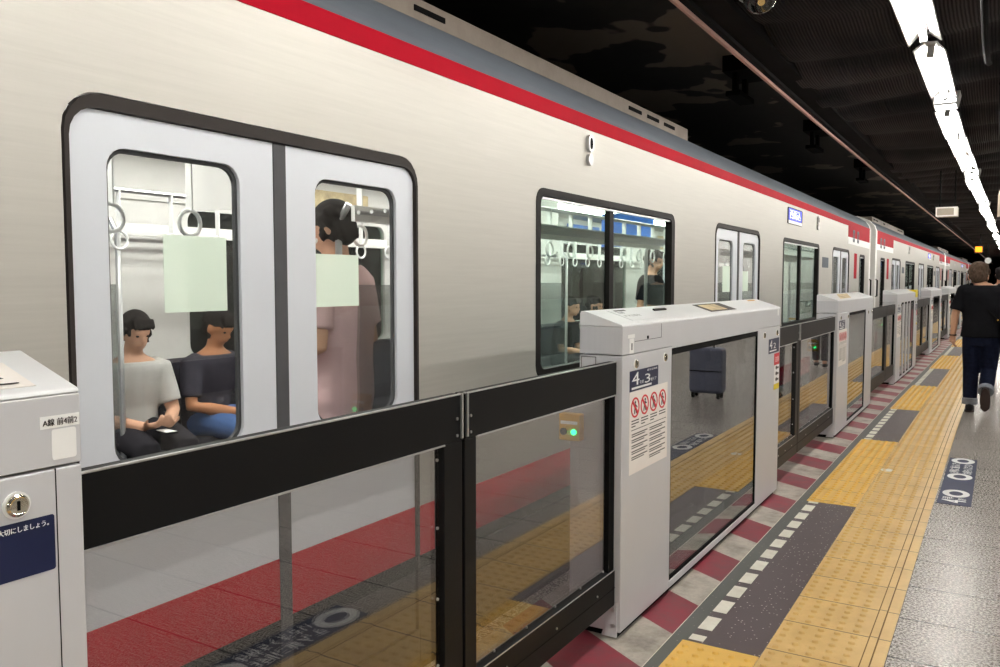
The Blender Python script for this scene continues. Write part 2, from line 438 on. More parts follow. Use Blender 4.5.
BLK = [(.62, 3.0), (5.355, 7.72), (9.75, 12.1), (14.65, 17.3), (19.8, 22.4), (24.8, 27.4), (29.8, 32.4), (34.8, 37.4), (39.8, 42.4)]
ORD = ['first', 'second', 'third', 'fourth', 'fifth', 'sixth', 'seventh', 'eighth', 'ninth', 'tenth', 'eleventh']
for i, (a, b) in enumerate(BLK):
    strip_tactile('tactile_patch', 'bright yellow dotted tactile patch in front of the %s gate opening from the camera' % ORD[i], -1.0, -.714, a, b, M['tact2'],
                  [-.972+.0575*k for k in range(5)], None, 24, 'yellow patches at the gate openings')
for i in range(len(BLK)-1):
    a, b = BLK[i][1], BLK[i+1][0]
    m = MB(); sheet(m, -.985, -.714, -.002, .004, a+.004, b-.004, .6)
    tag(m.build('floor_pad', M['pad'], smooth=0), 'plum grey speckled floor pad beside the yellow strip at the %s gate cabinet' % ORD[i], 'floor pad', 'plum pads between the yellow patches')
    m = MB(); y = a+.02
    k = 0
    while y < b-.03:
        L = min(.135, b-.01-y)
        if k == 0: L = .05
        m.box(-.985, y, .003, -.928, y+L, .0056); y += L+.063; k += 1
    tag(m.bend().build('dashed_line', M['dash'], smooth=0), 'row of white floor dashes edging the plum pad at the %s gate cabinet' % ORD[i], 'floor marking', 'white dashed lines')
m = MB(); sheet(m, -1.05, -.984, -.002, .003, YB, 60, .6)
tag(m.build('rubber_band', M['band'], smooth=0), 'dark grey floor band between hazard stripes and yellow patches', 'floor band')
# slanted red and white hazard blocks under the gates
m = MB(); p = .327; x0, x1 = -1.66, -1.053
for k in range(-28, 150):
    y = 2.705+p*k; m.cur = k % 2
    q = [(x1, y), (x1, y+p), (x0, y+p+.62*(x1-x0)), (x0, y+.62*(x1-x0))]
    m.add([(a+off(b), b, .0025) for a, b in q]+[(a+off(b), b, -.002) for a, b in q], [(0, 1, 2, 3), (7, 6, 5, 4), (0, 4, 5, 1), (1, 5, 6, 2), (2, 6, 7, 3), (3, 7, 4, 0)])
tag(m.build('hazard_stripe', [M['hz_white'], M['hz_red']], smooth=0), 'slanted red and white hazard blocks on the floor under the platform gates', 'floor marking')
m = MB(); sheet(m, -1.0528, -1.0502, -.002, .0036, YB, 60, .6)
tag(m.build('edge_line', M['dash'], smooth=0), 'thin pale line along the outer edge of the hazard blocks', 'floor marking')

def floor_sticker(ya, yb, label):
    o = thing('floor_sticker', label, 'floor sticker', (-.302+off(ya), ya, .0), -math.atan(dof((ya+yb)/2)), 'navy queue stickers')
    L = yb-ya; W = .187
    MB().plate(ident, rect(0, 0, W, L), (), .0005, .003).build('sheet', M['navy_floor'], o, smooth=0)
    f = lambda u, v, w: (-v+W, u, w)          # read facing the track
    for cy in (.31, L-.69, L-.1):
        MB().plate(f, circ(cy, W/2, .105, .078), [circ(cy, W/2, .062, .04)[::-1]], .003, .0042).build('ring_mark', M['print_white'], o, smooth=0)
    t = MB().text(f, '3列に並んで', L-.575, .103, L-.215, .168, .0042).text(f, 'お待ちください', L-.575, .022, L-.215, .085, .0042)
    t.build('lettering', M['print_white'], o, smooth=0)
    t = MB().text(f, '4', .05, .03, .12, .165, .0042).text(f, '号車', .13, .1, .19, .165, .0042).text(f, '2番ドア', .13, .03, .19, .08, .0042)
    t.build('car_number', M['print_white'], o, smooth=0)
    return o
floor_sticker(5.73, 7.27, 'navy floor sticker with white rings and lettering beside the ochre strip')
floor_sticker(1.03, 2.57, 'navy floor sticker before the nearest opening, seen mirrored in the gate glass')
o = MB().plate(ident, circ(0, 0, .042, None, 24), (), .006, .0095).build('floor_disc', M['white'], smooth=0, loc=(-.664, 6.52, 0))
tag(o, 'small pale disc stuck on the ochre tactile strip', 'floor marker')

# ------------------------------------------------------------------ platform gates
DX = -1.226                        # front face of the sliding doors
def make_leaf(w, post_at, mat, y0, x=DX, detail=True, name_label=('', None), posts=None):
    """one sliding half door; local y runs 0..w, post on the meeting side (0 or 1)"""
    o = thing('sliding_gate_door', name_label[0], 'gate door', group=name_label[1])
    pw = .085 if post_at == 1 else .058
    g0, g1 = (0.0, w-pw) if post_at == 1 else (pw, w)
    MB().box(-.035, 0, .948, 0, w, 1.074).build('top_beam', mat, o, .003)
    MB().box(-.035, 0, .138, 0, w, .278).build('bottom_rail', mat, o, .003)
    MB().box(-.034, g1 if post_at == 1 else 0, .278, -.001, w if post_at == 1 else pw, .948).build('post', mat, o, .003)
    e0, e1 = (0, .012) if post_at == 1 else (w-.05, w)
    MB().box(-.03, e0, .278, -.006, e1, .948).build('side_frame', M['rubber'], o)
    MB().box(-.024, g0, .278, -.016, g1, .948).build('glass_pane', M['door_glass'], o, smooth=0)
    if detail:
        MB().box(-.005, 0, 1.0715, .0015, w, 1.0755).box(0, g0+.0, .946, .0035, g1, .9505).box(0, g0, .2765, .003, g1, .2795).build('edge_strip', M['bolt'], o, .0008)
        MB().box(.0, 0, .206, .0012, w, .2085).build('seam', M['rubber'], o, smooth=0)
        ym = w-.007 if post_at == 1 else .007
        MB().box(-.01, ym-.004, .955, .006, ym+.004, 1.076).build('corner_strip', M['bolt'], o, .001)
        yb_ = g1-.012 if post_at == 1 else g1-.04
        sc = [(yb_, z) for z in (.91, .73, .54, .36)]+[(ym+(-.02 if post_at == 1 else .02), z) for z in (.965, 1.01)]
        n = 5; sc += [(g0+(g1-g0)*(k+.6)/n, .29) for k in range(n)]+[(g0+(g1-g0)*(k+.5)/3, .225) for k in range(3)]
        for (yy, zz) in sc:
            MB().plate(front(0, yy, zz), circ(0, 0, .0042, None, 8), (), -.017 if .28 < zz < .947 else -.001, -.013 if .28 < zz < .947 else .003).build('screw', M['bolt'], o, smooth=0)
    o.location = (x+off(y0), y0, 0); o.rotation_euler = (0, 0, -math.atan(dof(y0+w/2))); return o
SPL = [1.832, 6.16, 11.2, 16.0, 21.1, 26.1, 31.1, 36.1, 41.1]
for i, ((a, b), m_) in enumerate(zip(OPEN, SPL)):
    mt = M['black'] if i == 0 else M['gunmetal']
    la = m_-a+.03 if i == 0 else m_-a-.003
    ga = 'gate doors along the platform'
    make_leaf(m_-.006-(a-.03 if i == 0 else a+.004), 1, mt, (a-.03 if i == 0 else a+.004), detail=i < 2,
              name_label=('black framed glass gate door, left half of the %s opening from the camera' % ORD[i], ga))
    make_leaf(b-.004-m_-.006+(.0), 0, mt, m_+.006, detail=i < 2,
              name_label=('black framed glass gate door, right half of the %s opening from the camera' % ORD[i], ga))

PROHIBIT = None
def picto(mb_r, mb_d, fn, cu, cv, ru, rv, kind):
    mb_r.plate(fn, circ(cu, cv, ru, rv, 24), [circ(cu, cv, ru*.80, rv*.82, 24)[::-1]], .0012, .0024)
    # slash
    s = .56; t = .09
    mb_r.plate(fn, [(cu-ru*s-t*ru, cv+rv*s-t*rv), (cu+ru*s-t*ru, cv-rv*s-t*rv), (cu+ru*s+t*ru, cv-rv*s+t*rv), (cu-ru*s+t*ru, cv+rv*s+t*rv)], (), .0012, .0027)
    h = [0, .12, -.1, .05][kind]
    mb_d.plate(fn, circ(cu+h*ru, cv+rv*.5, ru*.15, rv*.15, 10), (), .0012, .0020)
    mb_d.plate(fn, [(cu-.16*ru, cv-.1*rv), (cu+.16*ru, cv-.1*rv), (cu+(.18+h)*ru, cv+.32*rv), (cu-(.18-h)*ru, cv+.32*rv)], (), .0012, .0020)
    mb_d.plate(fn, [(cu-.3*ru, cv-.62*rv), (cu-.14*ru, cv-.62*rv), (cu+.02*ru, cv-.1*rv), (cu-.16*ru, cv-.1*rv)], (), .0012, .0020)
    mb_d.plate(fn, [(cu+.2*ru, cv-.62*rv), (cu+.36*ru, cv-.6*rv), (cu+.16*ru, cv-.1*rv), (cu+.0*ru, cv-.1*rv)], (), .0012, .0020)
    mb_d.plate(fn, [(cu+.1*ru, cv+.3*rv), (cu+.5*ru, cv+(.05+h)*rv), (cu+.46*ru, cv-(.06-h)*rv), (cu+.1*ru, cv+.16*rv)], (), .0012, .0020)

def lock(o, y, z, r=.016):
    fn = front(.0, y, z)
    MB().plate(fn, circ(0, 0, r*1.2, None, 20), (), 0, .003).build('lock_rim', M['white'], o)
    L = MB()
    L.rings([[(w, y+rr_*math.cos(2*PI*k/20), z+rr_*math.sin(2*PI*k/20)) for k in range(20)] for w, rr_ in ((0, r), (.006, r), (.009, r*.8), (.0075, r*.62), (.0075, r*.1))])
    l = L.build('lock', M['chrome'], o)
    MB().plate(fn, rect(-r*.12, -r*.4, r*.12, r*.4), (), .007, .0085).build('keyhole', M['rubber'], l, smooth=0)

def make_gate(L, label, pl=.545, pr=.56, detail=2, dep=.178):
    """one gate cabinet; local y 0..L, front face at x=0"""
    o = thing('gate_cabinet', label, 'platform gate', group='gate cabinets along the platform')
    g = M['gate']; a, b = pl, L-pr
    MB().box(-dep, 0, .03, 0, a, 1.094).build('post_panel', g, o, .004)
    MB().box(-dep, b, .03, 0, L, 1.094).build('post_panel', g, o, .004)
    MB().box(-dep-.05, .02, .03, -dep, L-.02, .90).build('rear_housing', g, o, .006)
    MB().box(-dep, .02, 0, -.02, L-.02, .03).build('shadow_gap_plinth', M['rubber'], o)  # black base block stands in for the shadow gap under the cabinet
    MB().box(-dep, a, .03, 0, b, .062).build('sill', g, o, .003)
    mb = MB(); mb.plate(front(0, 0, 0), [(0, 1.098), (a, 1.098), (a, 1.086), (b, 1.086), (b, 1.098), (L, 1.098), (L, 1.204), (0, 1.204)], (), -dep, 0)
    mb.build('header', g, o, .003)
    pr_ = [(0, 1.2045), (-.004, 1.212), (-.016, 1.216), (-dep+.02, 1.262), (-dep+.004, 1.260), (-dep, 1.250), (-dep, 1.2045)]
    MB().rings([[(x, y, z) for x, z in pr_] for y in (0, .004, L-.004, L)]).build('top_cover', M['gate_top'], o, .003)
    # pane, its gasket and what shows behind it
    f = MB().plate(front(0, 0, 0), rect(a, .062, b, 1.086), [rect(a+.012, .076, b-.012, 1.058)[::-1]], -.022, -.004).build('gasket', M['rubber'], o, smooth=0)
    MB().box(-.016, a+.008, .07, -.009, b-.008, 1.07).build('window_pane', M['pane_glass'], o, smooth=0)
    MB().box(-dep-.003, a-.1, .1, -dep+.004, b+.1, 1.07).build('rear_pane', M['pane_glass'], o, smooth=0)
    if detail >= 1:
        MB().box(-dep+.03, a, 1.03, -.06, b, 1.08).build('roller_track', M['rubber'], o)
        MB().box(-.10, b-.30, .08, -.07, b-.20, 1.05).build('inner_post', M['gunmetal'], o, .004)
        MB().box(-.09, b-.12, .93, -.05, b-.09, 1.03).box(-.085, b-.14, .90, -.055, b-.06, .94).build('roller_hanger', M['rubber'], o, .004)
    for yy in (.1, pl-.09): lock(o, yy+.03 if yy < .2 else yy, 1.055, .0165 if detail == 2 else .015)
    for yy in (L-pr+.13, L-.102): lock(o, yy, 1.052, .0165)
    # rear sensor box with its green lamp, facing back along the platform
    s = MB().box(-.238, -.055, .765, -.150, -.012, .868).build('sensor_box', M['mustard'], o, .004)
    MB().plate(endf(-.216, -.055, .80), circ(0, 0, .014, None, 14), (), 0, .006).build('sensor_eye', M['rubber'], s)
    MB().plate(endf(-.173, -.055, .80), circ(0, 0, .011, None, 14), (), 0, .006).build('green_lamp', M['green_led'], s)
    MB().plate(endf(-.194, -.055, .835), rect(-.035, -.006, .035, .006), (), 0, .002).build('sensor_label', M['print_white'], s)
    # foot bracket at the near end
    MB().plate(endf(0, 0, 0), [(-.075, .012), (-.012, .012), (-.012, .15), (-.032, .15)], (), 0, .008).build('foot_bracket', g, o, .002)
    for zz in (.06, .12): MB().plate(endf(-.026, -.008, zz), circ(0, 0, .007, None, 8), (), 0, .006).build('foot_bolt', M['bolt'], o)
    return o
def gate_signs(o, L, num, pr=.56, far=True, full=True):
    fn = front(0, 0, 0)
    MB().plate(fn, rect(.072, .95, .377, 1.03), (), 0, .0012).build('number_plate', M['navy'], o, smooth=0)
    t = MB().text(fn, num[0], .09, .972, .165, 1.022).text(fn, num[1], .225, .970, .285, 1.006).text(fn, '号車', .172, .972, .215, .986).text(fn, '番ドア', .292, .972, .355, .986)
    t.text(fn, '都営浅草線', .25, 1.016, .365, 1.024); t.box(.0012, .09, .957, .002, .30, .965)
    t.build('plate_lettering', M['print_white'], o, smooth=0)
    MB().plate(fn, rect(.072, .626, .492, .948), (), 0, .0012).build('notice', M['cream'], o, smooth=0)
    r, d = MB(), MB()
    for k in range(4): picto(r, d, fn, .128+.1*k, .885-.0005*k, .043, .04, k)
    for k in range(4):
        for q in range(3 if k < 3 else 2): d.box(.0012, .092+.1*k, .832-q*.011, .0018, .092+.1*k+(.075 if q < 2 else .04), .836-q*.011)
    d.box(.0012, .09, .797, .0018, .475, .7995)
    for k in range(5):
        d.box(.0012, .095, .779-k*.0225, .0018, .26, .783-k*.0225); d.box(.0012, .095, .771-k*.0225, .0018, .235-.01*(k % 3), .7745-k*.0225)
    for k in range(6):
        d.box(.0012, .285, .779-k*.0225, .0018, .465, .783-k*.0225); d.box(.0012, .285, .771-k*.0225, .0018, .43-.02*(k % 2), .7745-k*.0225)
    r.build('prohibition_mark', M['print_red'], o, smooth=0); d.build('notice_print', M['print_dark'], o, smooth=0)
    if not far: return
    y = L-.30
    MB().plate(fn, rect(y, .93, L-.03, 1.02), (), 0, .0012).build('number_plate', M['navy'], o, smooth=0)
    MB().text(fn, num[0], y+.02, .958, y+.085, 1.012).text(fn, num[2], y+.12, .958, y+.18, .992).box(.0012, y+.02, .941, .002, y+.2, .949).build('plate_lettering', M['print_white'], o, smooth=0)
    y = L-.15
    MB().plate(fn, rect(y, .848, L-.012, .922), (), 0, .0012).build('warning_label', M['print_red'], o, smooth=0)
    MB().text(fn, '注意', y+.02, .868, L-.03, .902).build('warning_lettering', M['print_white'], o, smooth=0)
    MB().plate(fn, rect(y, .728, L-.012, .848), (), 0, .0012).build('warning_sheet', M['white'], o, smooth=0)
    d = MB()
    for k in range(3): d.plate(fn, circ(y+.06, .83-.037*k, .022, .012, 12), (), .0012, .0018); d.box(.0012, y+.085, .822-.037*k, .0018, L-.03, .834-.037*k)
    d.build('warning_print', M['print_dark'], o, smooth=0)
    MB().plate(fn, rect(y, .692, L-.012, .728), (), 0, .0012).build('warning_strip', M['yellow'], o, smooth=0)

CAB = [(2.87, 2.585), (7.63, 2.22), (12.05, 2.7), (17.3, 2.6), (22.3, 2.6), (27.3, 2.6), (32.3, 2.6), (37.3, 2.6)]
XG = -1.205
# the cabinet in the middle of the photograph
g = make_gate(CAB[0][1], 'grey steel gate cabinet with four prohibition signs, large in the middle', .545, .555); put(g, XG, CAB[0][0])
gate_signs(g, CAB[0][1], ('4', '3', '2'))
fn = front(0, 0, 0)
MB().plate(fn, rect(.048, 1.158, .118, 1.172), (), 0, .0012).build('inventory_label', M['white'], g, smooth=0)
MB().plate(fn, rect(.066, 1.098, .108, 1.156), (), 0, .0012).build('inventory_label', M['white'], g, smooth=0)
MB().box(.0012, .084, 1.112, .002, .092, 1.138).build('label_print', M['print_dark'], g, smooth=0)
MB().plate(fn, rect(2.50, 1.16, 2.535, 1.198), (), 0, .0012).build('inventory_label', M['white'], g, smooth=0)
d = MB().box(-.0005, .118, 1.142, .0008, .412, 1.1435).box(-.0005, .4105, 1.142, .0008, .412, 1.2).box(-.0005, .25, 1.146, .003, .262, 1.158)
d.build('hatch_seam', M['rubber'], g, smooth=0)
tz = lambda x: 1.216-(x+.016)*.020/(.178-.036)
def topfn(u, v, w): return (-v, u, 1.2165+max(0, v-.016)*.324+w)
MB().plate(topfn, rect(.17, .03, .56, .145), (), .0, .0012).build('top_label', M['gate_top'], g, smooth=0)
MB().text(topfn, '注意', .2, .10, .27, .12).text(topfn, 'ドアに手を', .2, .065, .36, .085).plate(topfn, rect(.22, .125, .33, .135), (), .0012, .002).build('top_label_print', M['print_dark'], g, smooth=0)
MB().plate(topfn, rect(.60, .10, .75, .112), (), .0, .008).build('top_catch', M['gunmetal'], g, .002)
MB().plate(topfn, rect(1.22, .035, 1.68, .135), (), .0, .0012).build('top_poster', M['print_dark'], g, smooth=0)
MB().plate(topfn, rect(1.27, .047, 1.55, .123), (), .0012, .0018).build('top_picture', M['poster_warm'], g, smooth=0)
MB().plate(topfn, rect(2.3, .13, 2.46, .142), (), .0, .001).build('top_tag', M['mustard'], g, smooth=0)
MB().plate(endf(0, 0, 0), rect(-.170, 1.012, -.108, 1.088), [rect(-.168, 1.014, -.11, 1.086)[::-1]], 0, .0012).build('hatch_seam', M['print_dark'], g, smooth=0)

# the nearest cabinet, cut by the left edge of the picture
Ln = 2.3; yn = .742-Ln
g = make_gate(Ln, 'pale grey gate cabinet at the left edge with round chrome lock and navy sign', .545, .62); put(g, XG, yn)
fn = front(0, Ln, 0)
MB().plate(fn, rect(-.064, 1.1555, -.003, 1.174), (), 0, .001).build('line_label', M['white'], g, smooth=0)
MB().text(fn, 'A線 前4前2', -.060, 1.159, -.007, 1.170, .0015).build('line_lettering', M['print_dark'], g, smooth=0)
MB().plate(fn, rr(-.047, 1.107, -.009, 1.153, .004), (), 0, .001).build('small_label', M['white'], g, smooth=0)
MB().box(.001, -.043, 1.146, .0013, -.03, 1.148).box(.001, -.027, 1.146, .0013, -.017, 1.148).box(.001, -.044, 1.1175, .0013, -.014, 1.119).build('label_print', M['print_dark'], g, smooth=0)
MB().plate(fn, rr(-.42, .943, -.047, 1.0265, .004), (), 0, .001).build('courtesy_plate', M['navy'], g, smooth=0)
MB().text(fn, '公共の施設です。大切にしましょう。', -.20, 1.0115, -.056, 1.0205, .0014).build('courtesy_lettering', M['print_white'], g, smooth=0)
MB().box(-.001, Ln-.0435, .03, .0006, Ln-.042, 1.0945).build('panel_seam', M['rubber'], g, smooth=0)
def ntop(u, v, w): return (-v, Ln+u, 1.2165+max(0, v-.016)*.324+w)
MB().plate(ntop, rect(-.34, .022, -.055, .112), (), 0, .001).build('top_label', M['cream'], g, smooth=0)
MB().text(ntop, '可動ホーム柵のドア', -.32, .07, -.085, .092, .0014).text(ntop, 'にちゅうい', -.30, .05, -.085, .064, .0014).box(-.036, Ln-.32, 1.2242, -.03, Ln-.075, 1.2252).build('top_label_print', M['print_dark'], g, smooth=0)
MB().plate(ntop, rr(-.34, .112, -.09, .132, .008), (), 0, .001).build('top_label_head', M['gunmetal'], g, smooth=0)
# the following cabinets
for i in range(1, len(CAB)):
    y, L = CAB[i]
    lb = 'grey steel gate cabinet, %s one beyond the cabinet with prohibition signs' % (ORD[i-1] if i > 1 else 'next')
    g = make_gate(L, lb, .62 if i == 1 else .5, .5, 1); put(g, XG, y)
    gate_signs(g, L, ('4' if i < 3 else '5', '23412341'[i], '12341234'[i]), far=(i != 1))
    if i == 1:
        fn = front(0, 0, 0)
        MB().plate(topfn, [(.3, .03), (.9, .03), (1.3, .13), (.7, .13)], (), 0, .0012).build('top_poster', M['poster_warm'], g, smooth=0)
    if i == 2:
        MB().box(-.12, L-.35, 1.13, .006, L-.05, 1.245).build('yellow_tag', M['yellow'], g, .004)
        MB().plate(front(0, 0, 0), rect(1.85, .45, 2.05, .95), (), 0, .002).build('red_notice', M['hz_red'], g, smooth=0)
        for yy in (.8, 1.2, 1.6): MB().box(-.02, yy, .06, .002, yy+.09, 1.09).build('mullion', M['gate'], g, .003)

# ------------------------------------------------------------------ the train
CL = 16.0                         # car length
DOORS = [-5.2, 0., 5.2]
WINS = [-2.6, 2.6]
ENDW = [-7.2, 7.2]
FARX = -2.55
def door_outline(c, hw, zb, zt, r):
    p = [(c-hw, zb)]
    for k in range(6):
        t = math.radians(180-90*k/5); p.append((c-hw+r+r*math.cos(t), zt-r+r*math.sin(t)))
    for k in range(6):
        t = math.radians(90-90*k/5); p.append((c+hw-r+r*math.cos(t), zt-r+r*math.sin(t)))
    return p+[(c+hw, zb)]
def make_leaf_car(o, c, side, x0, far=False):
    a, b = (c-.677, c-.012) if side < 0 else (c+.012, c+.677)
    fn = front(x0, 0, 0); wa, wb = (c-.575, c-.155) if side < 0 else (c+.155, c+.575)
    l = MB().plate(fn, rect(a, .02, b, 1.795), [rr(wa, .90, wb, 1.71, .055)[::-1]], -.028, -.010).build('door_leaf', M['leaf'], o, .002)
    MB().plate(fn, rr(wa-.004, .896, wb+.004, 1.714, .058), [rr(wa+.010, .91, wb-.010, 1.70, .05)[::-1]], -.034, -.0225).build('window_gasket', M['edge_rubber'], l)
    MB().plate(fn, rr(wa, .90, wb, 1.71, .055), (), -.026, -.022).build('door_window', M['leaf_glass'], l, smooth=0)
    if not far:
        MB().plate(fn, rect(a+.002, .31, b-.002, .505), (), -.0105, -.0085).build('lower_stripe', M['car_red'], l, smooth=0)
        e = b if side < 0 else a
        MB().plate(fn, rect(a+.002, .021, b-.002, .31), (), -.0105, -.0085).build('lower_panel', M['car_sill'], l, smooth=0)
        MB().plate(fn, rect(a+.002, .25, b-.002, .31), (), -.0085, -.0075).build('lower_band', M['rubber'], l, smooth=0)
        MB().box(x0-.03, e-.014, .02, x0-.006, e+.014, 1.795).build('edge_rubber', M['edge_rubber'], l, .003)
    return l
def make_car(label, near=False):
    o = thing('subway_car', label, 'train car', group='cars of the train')
    H = CL/2; fn = front(0, 0, 0)
    # side wall with its door notches and window holes
    def outline(zb):
        p = [(-H, zb)]
        for c in DOORS: p += door_outline(c, .695, zb, 1.835, .10)
        return p+[(H, zb), (H, 2.178), (-H, 2.178)]
    whole = [rr(c-.975, .90, c+.975, 1.825, .07)[::-1] for c in WINS]+[rr(c-.28, .90, c+.28, 1.80, .06)[::-1] for c in ENDW]
    MB().plate(fn, outline(.505), whole, -.05, 0).build('body_side', M['steel'], o)
    far_ = lambda u, v, w: (FARX+w, u, v)
    MB().plate(far_, outline(.03), whole, 0, .04).build('far_side', M['inwhite'], o)
    MB().box(-.004, -H, 2.178, .003, H, 2.252).build('upper_stripe', M['car_red'], o)
    edges = [-H]+[v for c in DOORS for v in (c-.695, c+.695)]+[H]
    r, b, s = MB(), MB(), MB()
    for k in range(0, 8, 2):
        r.box(-.05, edges[k], .31, .001, edges[k+1], .505); b.box(-.06, edges[k], .25, -.012, edges[k+1], .31); s.box(-.05, edges[k], -.12, 0, edges[k+1], .25)
    r.build('lower_stripe', M['car_red'], o); b.build('recess_band', M['rubber'], o); s.build('sill', M['car_sill'], o)
    MB().box(FARX, -H, -.16, -.05, H, -.02).build('floor_frame', M['rubber'], o)
    MB().box(FARX+.04, -H, -.02, -.05, H, .025).build('floor_panel', M['seat'], o)
    pr_ = [(0, 2.252), (-.015, 2.30), (-.07, 2.38), (-.17, 2.44), (-.36, 2.49), (-.7, 2.53), (-1.275, 2.55), (-1.85, 2.53), (-2.2, 2.49), (-2.4, 2.44), (-2.5, 2.36), (FARX, 2.25)]
    MB().rings([[(x, y, z) for x, z in pr_]+[(x, y, z-.03) for x, z in pr_[::-1]] for y in (-H, H)]).build('roof', M['roof'], o)
    u = MB().box(-2.05, -5.6, 2.5, -.41, -.15, 2.665)
    un = u.build('roof_unit', M['taupe'], o, .012)
    for k in (0, 1, 2, 9, 12, 13): MB().box(-.412, -.5-.36*k-.24, 2.60, -.404, -.5-.36*k, 2.625).build('vent_slot', M['rubber'], un, smooth=0)
    MB().box(-2.0, 1.2, 2.5, -.5, 4.4, 2.60).build('roof_unit', M['gunmetal'], o, .012)
    # doors
    for c in DOORS:
        MB().plate(fn, door_outline(c, .690, .02, 1.832, .10), [door_outline(c, .678, .0201, 1.797, .075)[::-1]], -.03, .004).build('door_frame', M['frame'], o)
        for sd in (-1, 1):
            make_leaf_car(o, c, sd, 0); make_leaf_car(o, c, sd, FARX+.05, True)
        MB().box(-.06, c-.695, -.12, -.002, c+.695, .018).build('door_step', M['car_sill'], o)
    # windows
    for c in WINS+ENDW:
        w = .975 if c in WINS else .28
        zt = 1.825 if c in WINS else 1.80
        f = MB().plate(fn, rr(c-w, .90, c+w, zt, .07), [rr(c-w+.045, .945, c+w-.06, zt-.035, .045)[::-1]], -.045, .003)
        if c in WINS: f.box(-.04, c-.09, .94, -.008, c-.035, zt-.03)
        fr = f.build('window_frame', M['car_dark'], o)
        MB().box(-.03, c-w+.03, .93, -.024, c+w-.03, zt-.02).build('window_pane', M['car_glass'], fr, smooth=0)
        MB().box(-.02, c-w+.05, zt-.052, -.004, c+w-.07, zt-.042).build('window_ledge', M['bolt'], fr, smooth=0)
        MB().box(FARX+.015, c-w+.0, .90, FARX+.02, c+w, 1.825).build('far_window_pane', M['car_glass'], fr, smooth=0)
    # lamps, displays and markings on the outside
    for c in (-3.0, 3.4):
        l = MB().plate(fn, rr(c-.03, 2.06, c+.03, 2.15, .028), (), 0, .02).build('side_lamp', M['bolt'], o, .004)
        MB().plate(fn, circ(c, 2.02, .03, .032, 16), (), 0, .02).build('lamp_button', M['bolt'], l, .004)
        MB().plate(fn, circ(c, 2.105, .014, .03, 14), (), .02, .023).build('lamp_lens', M['rubber'], l)
    d = MB().plate(fn, rr(1.80, 1.975, 2.52, 2.145, .02), (), 0, .006).build('destination_display', M['car_dark'], o)
    MB().plate(fn, rect(1.83, 2.015, 2.46, 2.135), (), .006, .008).build('led_screen', M['screen'], d, smooth=0)
    MB().text(fn, '西馬込', 1.88, 2.03, 2.40, 2.125, .009).build('led_lettering', M['screen_txt'], d, smooth=0)
    MB().plate(fn, rect(1.83, 1.98, 2.5, 2.012), (), .006, .008).build('white_band', M['white'], d, smooth=0)
    for sg in (-1, 1):
      if not (near and sg < 0):
        a, b_ = (5.75, H) if sg > 0 else (-H, -5.75)
        p_ = MB().plate(fn, rect(a, 2.02, b_, 2.18), (), 0, .003).build('end_panel', M['car_red'], o, smooth=0)
        MB().plate(fn, rect(a, 1.92, b_, 2.02), (), 0, .003).build('end_panel_band', M['white'], p_, smooth=0)
        g1 = MB()
        for k in (0, 1): g1.plate(fn, rr(a+.42+.42*k, 1.96, a+.62+.42*k, 2.14, .04), [rr(a+.48+.42*k, 2.0, a+.56+.42*k, 2.10, .03)[::-1]], .003, .005)
        g1.build('end_panel_mark', M['roof'], p_, smooth=0)
        y = sg*6.5
        MB().plate(fn, rect(y-.13, 1.42, y+.13, 1.80), (), 0, .003).build('vertical_badge', M['car_red'], o, smooth=0)
        MB().plate(fn, rect(y-.2, 1.0, y+.14, 1.22), (), 0, .003).build('priority_mark', M['tee_pink'], o, smooth=0)
        MB().plate(fn, rect(sg*4.0-.22, 1.55, sg*4.0+.2, 1.68), (), 0, .003).build('number_mark', M['roof'], o, smooth=0)
    for sg in (-1, 1):
        # rounded end pillar and gangway wall
        e = [(0.004, 0), (.004, 2.24), (-.03, 2.33), (-.12, 2.42), (-.3, 2.5), (-.3, 0)]
        MB().rings([[(x, yy, z) for x, z in e] for yy in (sg*H-.02*sg, sg*H+.14*sg)] if sg > 0 else [[(x, yy, z) for x, z in e][::-1] for yy in (sg*H+.02, sg*H-.14)]).build('end_pillar', M['inwhite'], o, .006)
        MB().box(FARX, sg*H-.03, 0, -.3, sg*H+.02, 2.5).build('end_wall', M['inwhite'], o)
        hd = MB().tube([(.0, sg*(H+.05), 1.12), (.03, sg*(H+.05), 1.13), (.03, sg*(H+.05), 1.40), (0, sg*(H+.05), 1.41)], .012, 8).build('end_handle', M['rubber'], o)
    MB().box(-2.1, H+.02, .05, -.45, H+.2, 2.35).build('gangway_bellows', M['rubber'], o)
    for c in ENDW: MB().box(-.16, c-.2, 1.70, -.12, c+.2, 1.80).build('information_screen', M['blue_screen'], o)
    # inside
    MB().box(FARX+.04, -H, 2.12, -.05, H, 2.15).build('inner_ceiling', M['inwhite'], o)
    for x in (-.78, -1.8):
        MB().box(x-.07, -H+.2, 2.095, x+.07, H-.2, 2.121).build('ceiling_light', M['strip'], o)
    segs = [(-H+.1, DOORS[0]-.8), (DOORS[0]+.8, DOORS[1]-.8), (DOORS[1]+.8, DOORS[2]-.8), (DOORS[2]+.8, H-.1)]
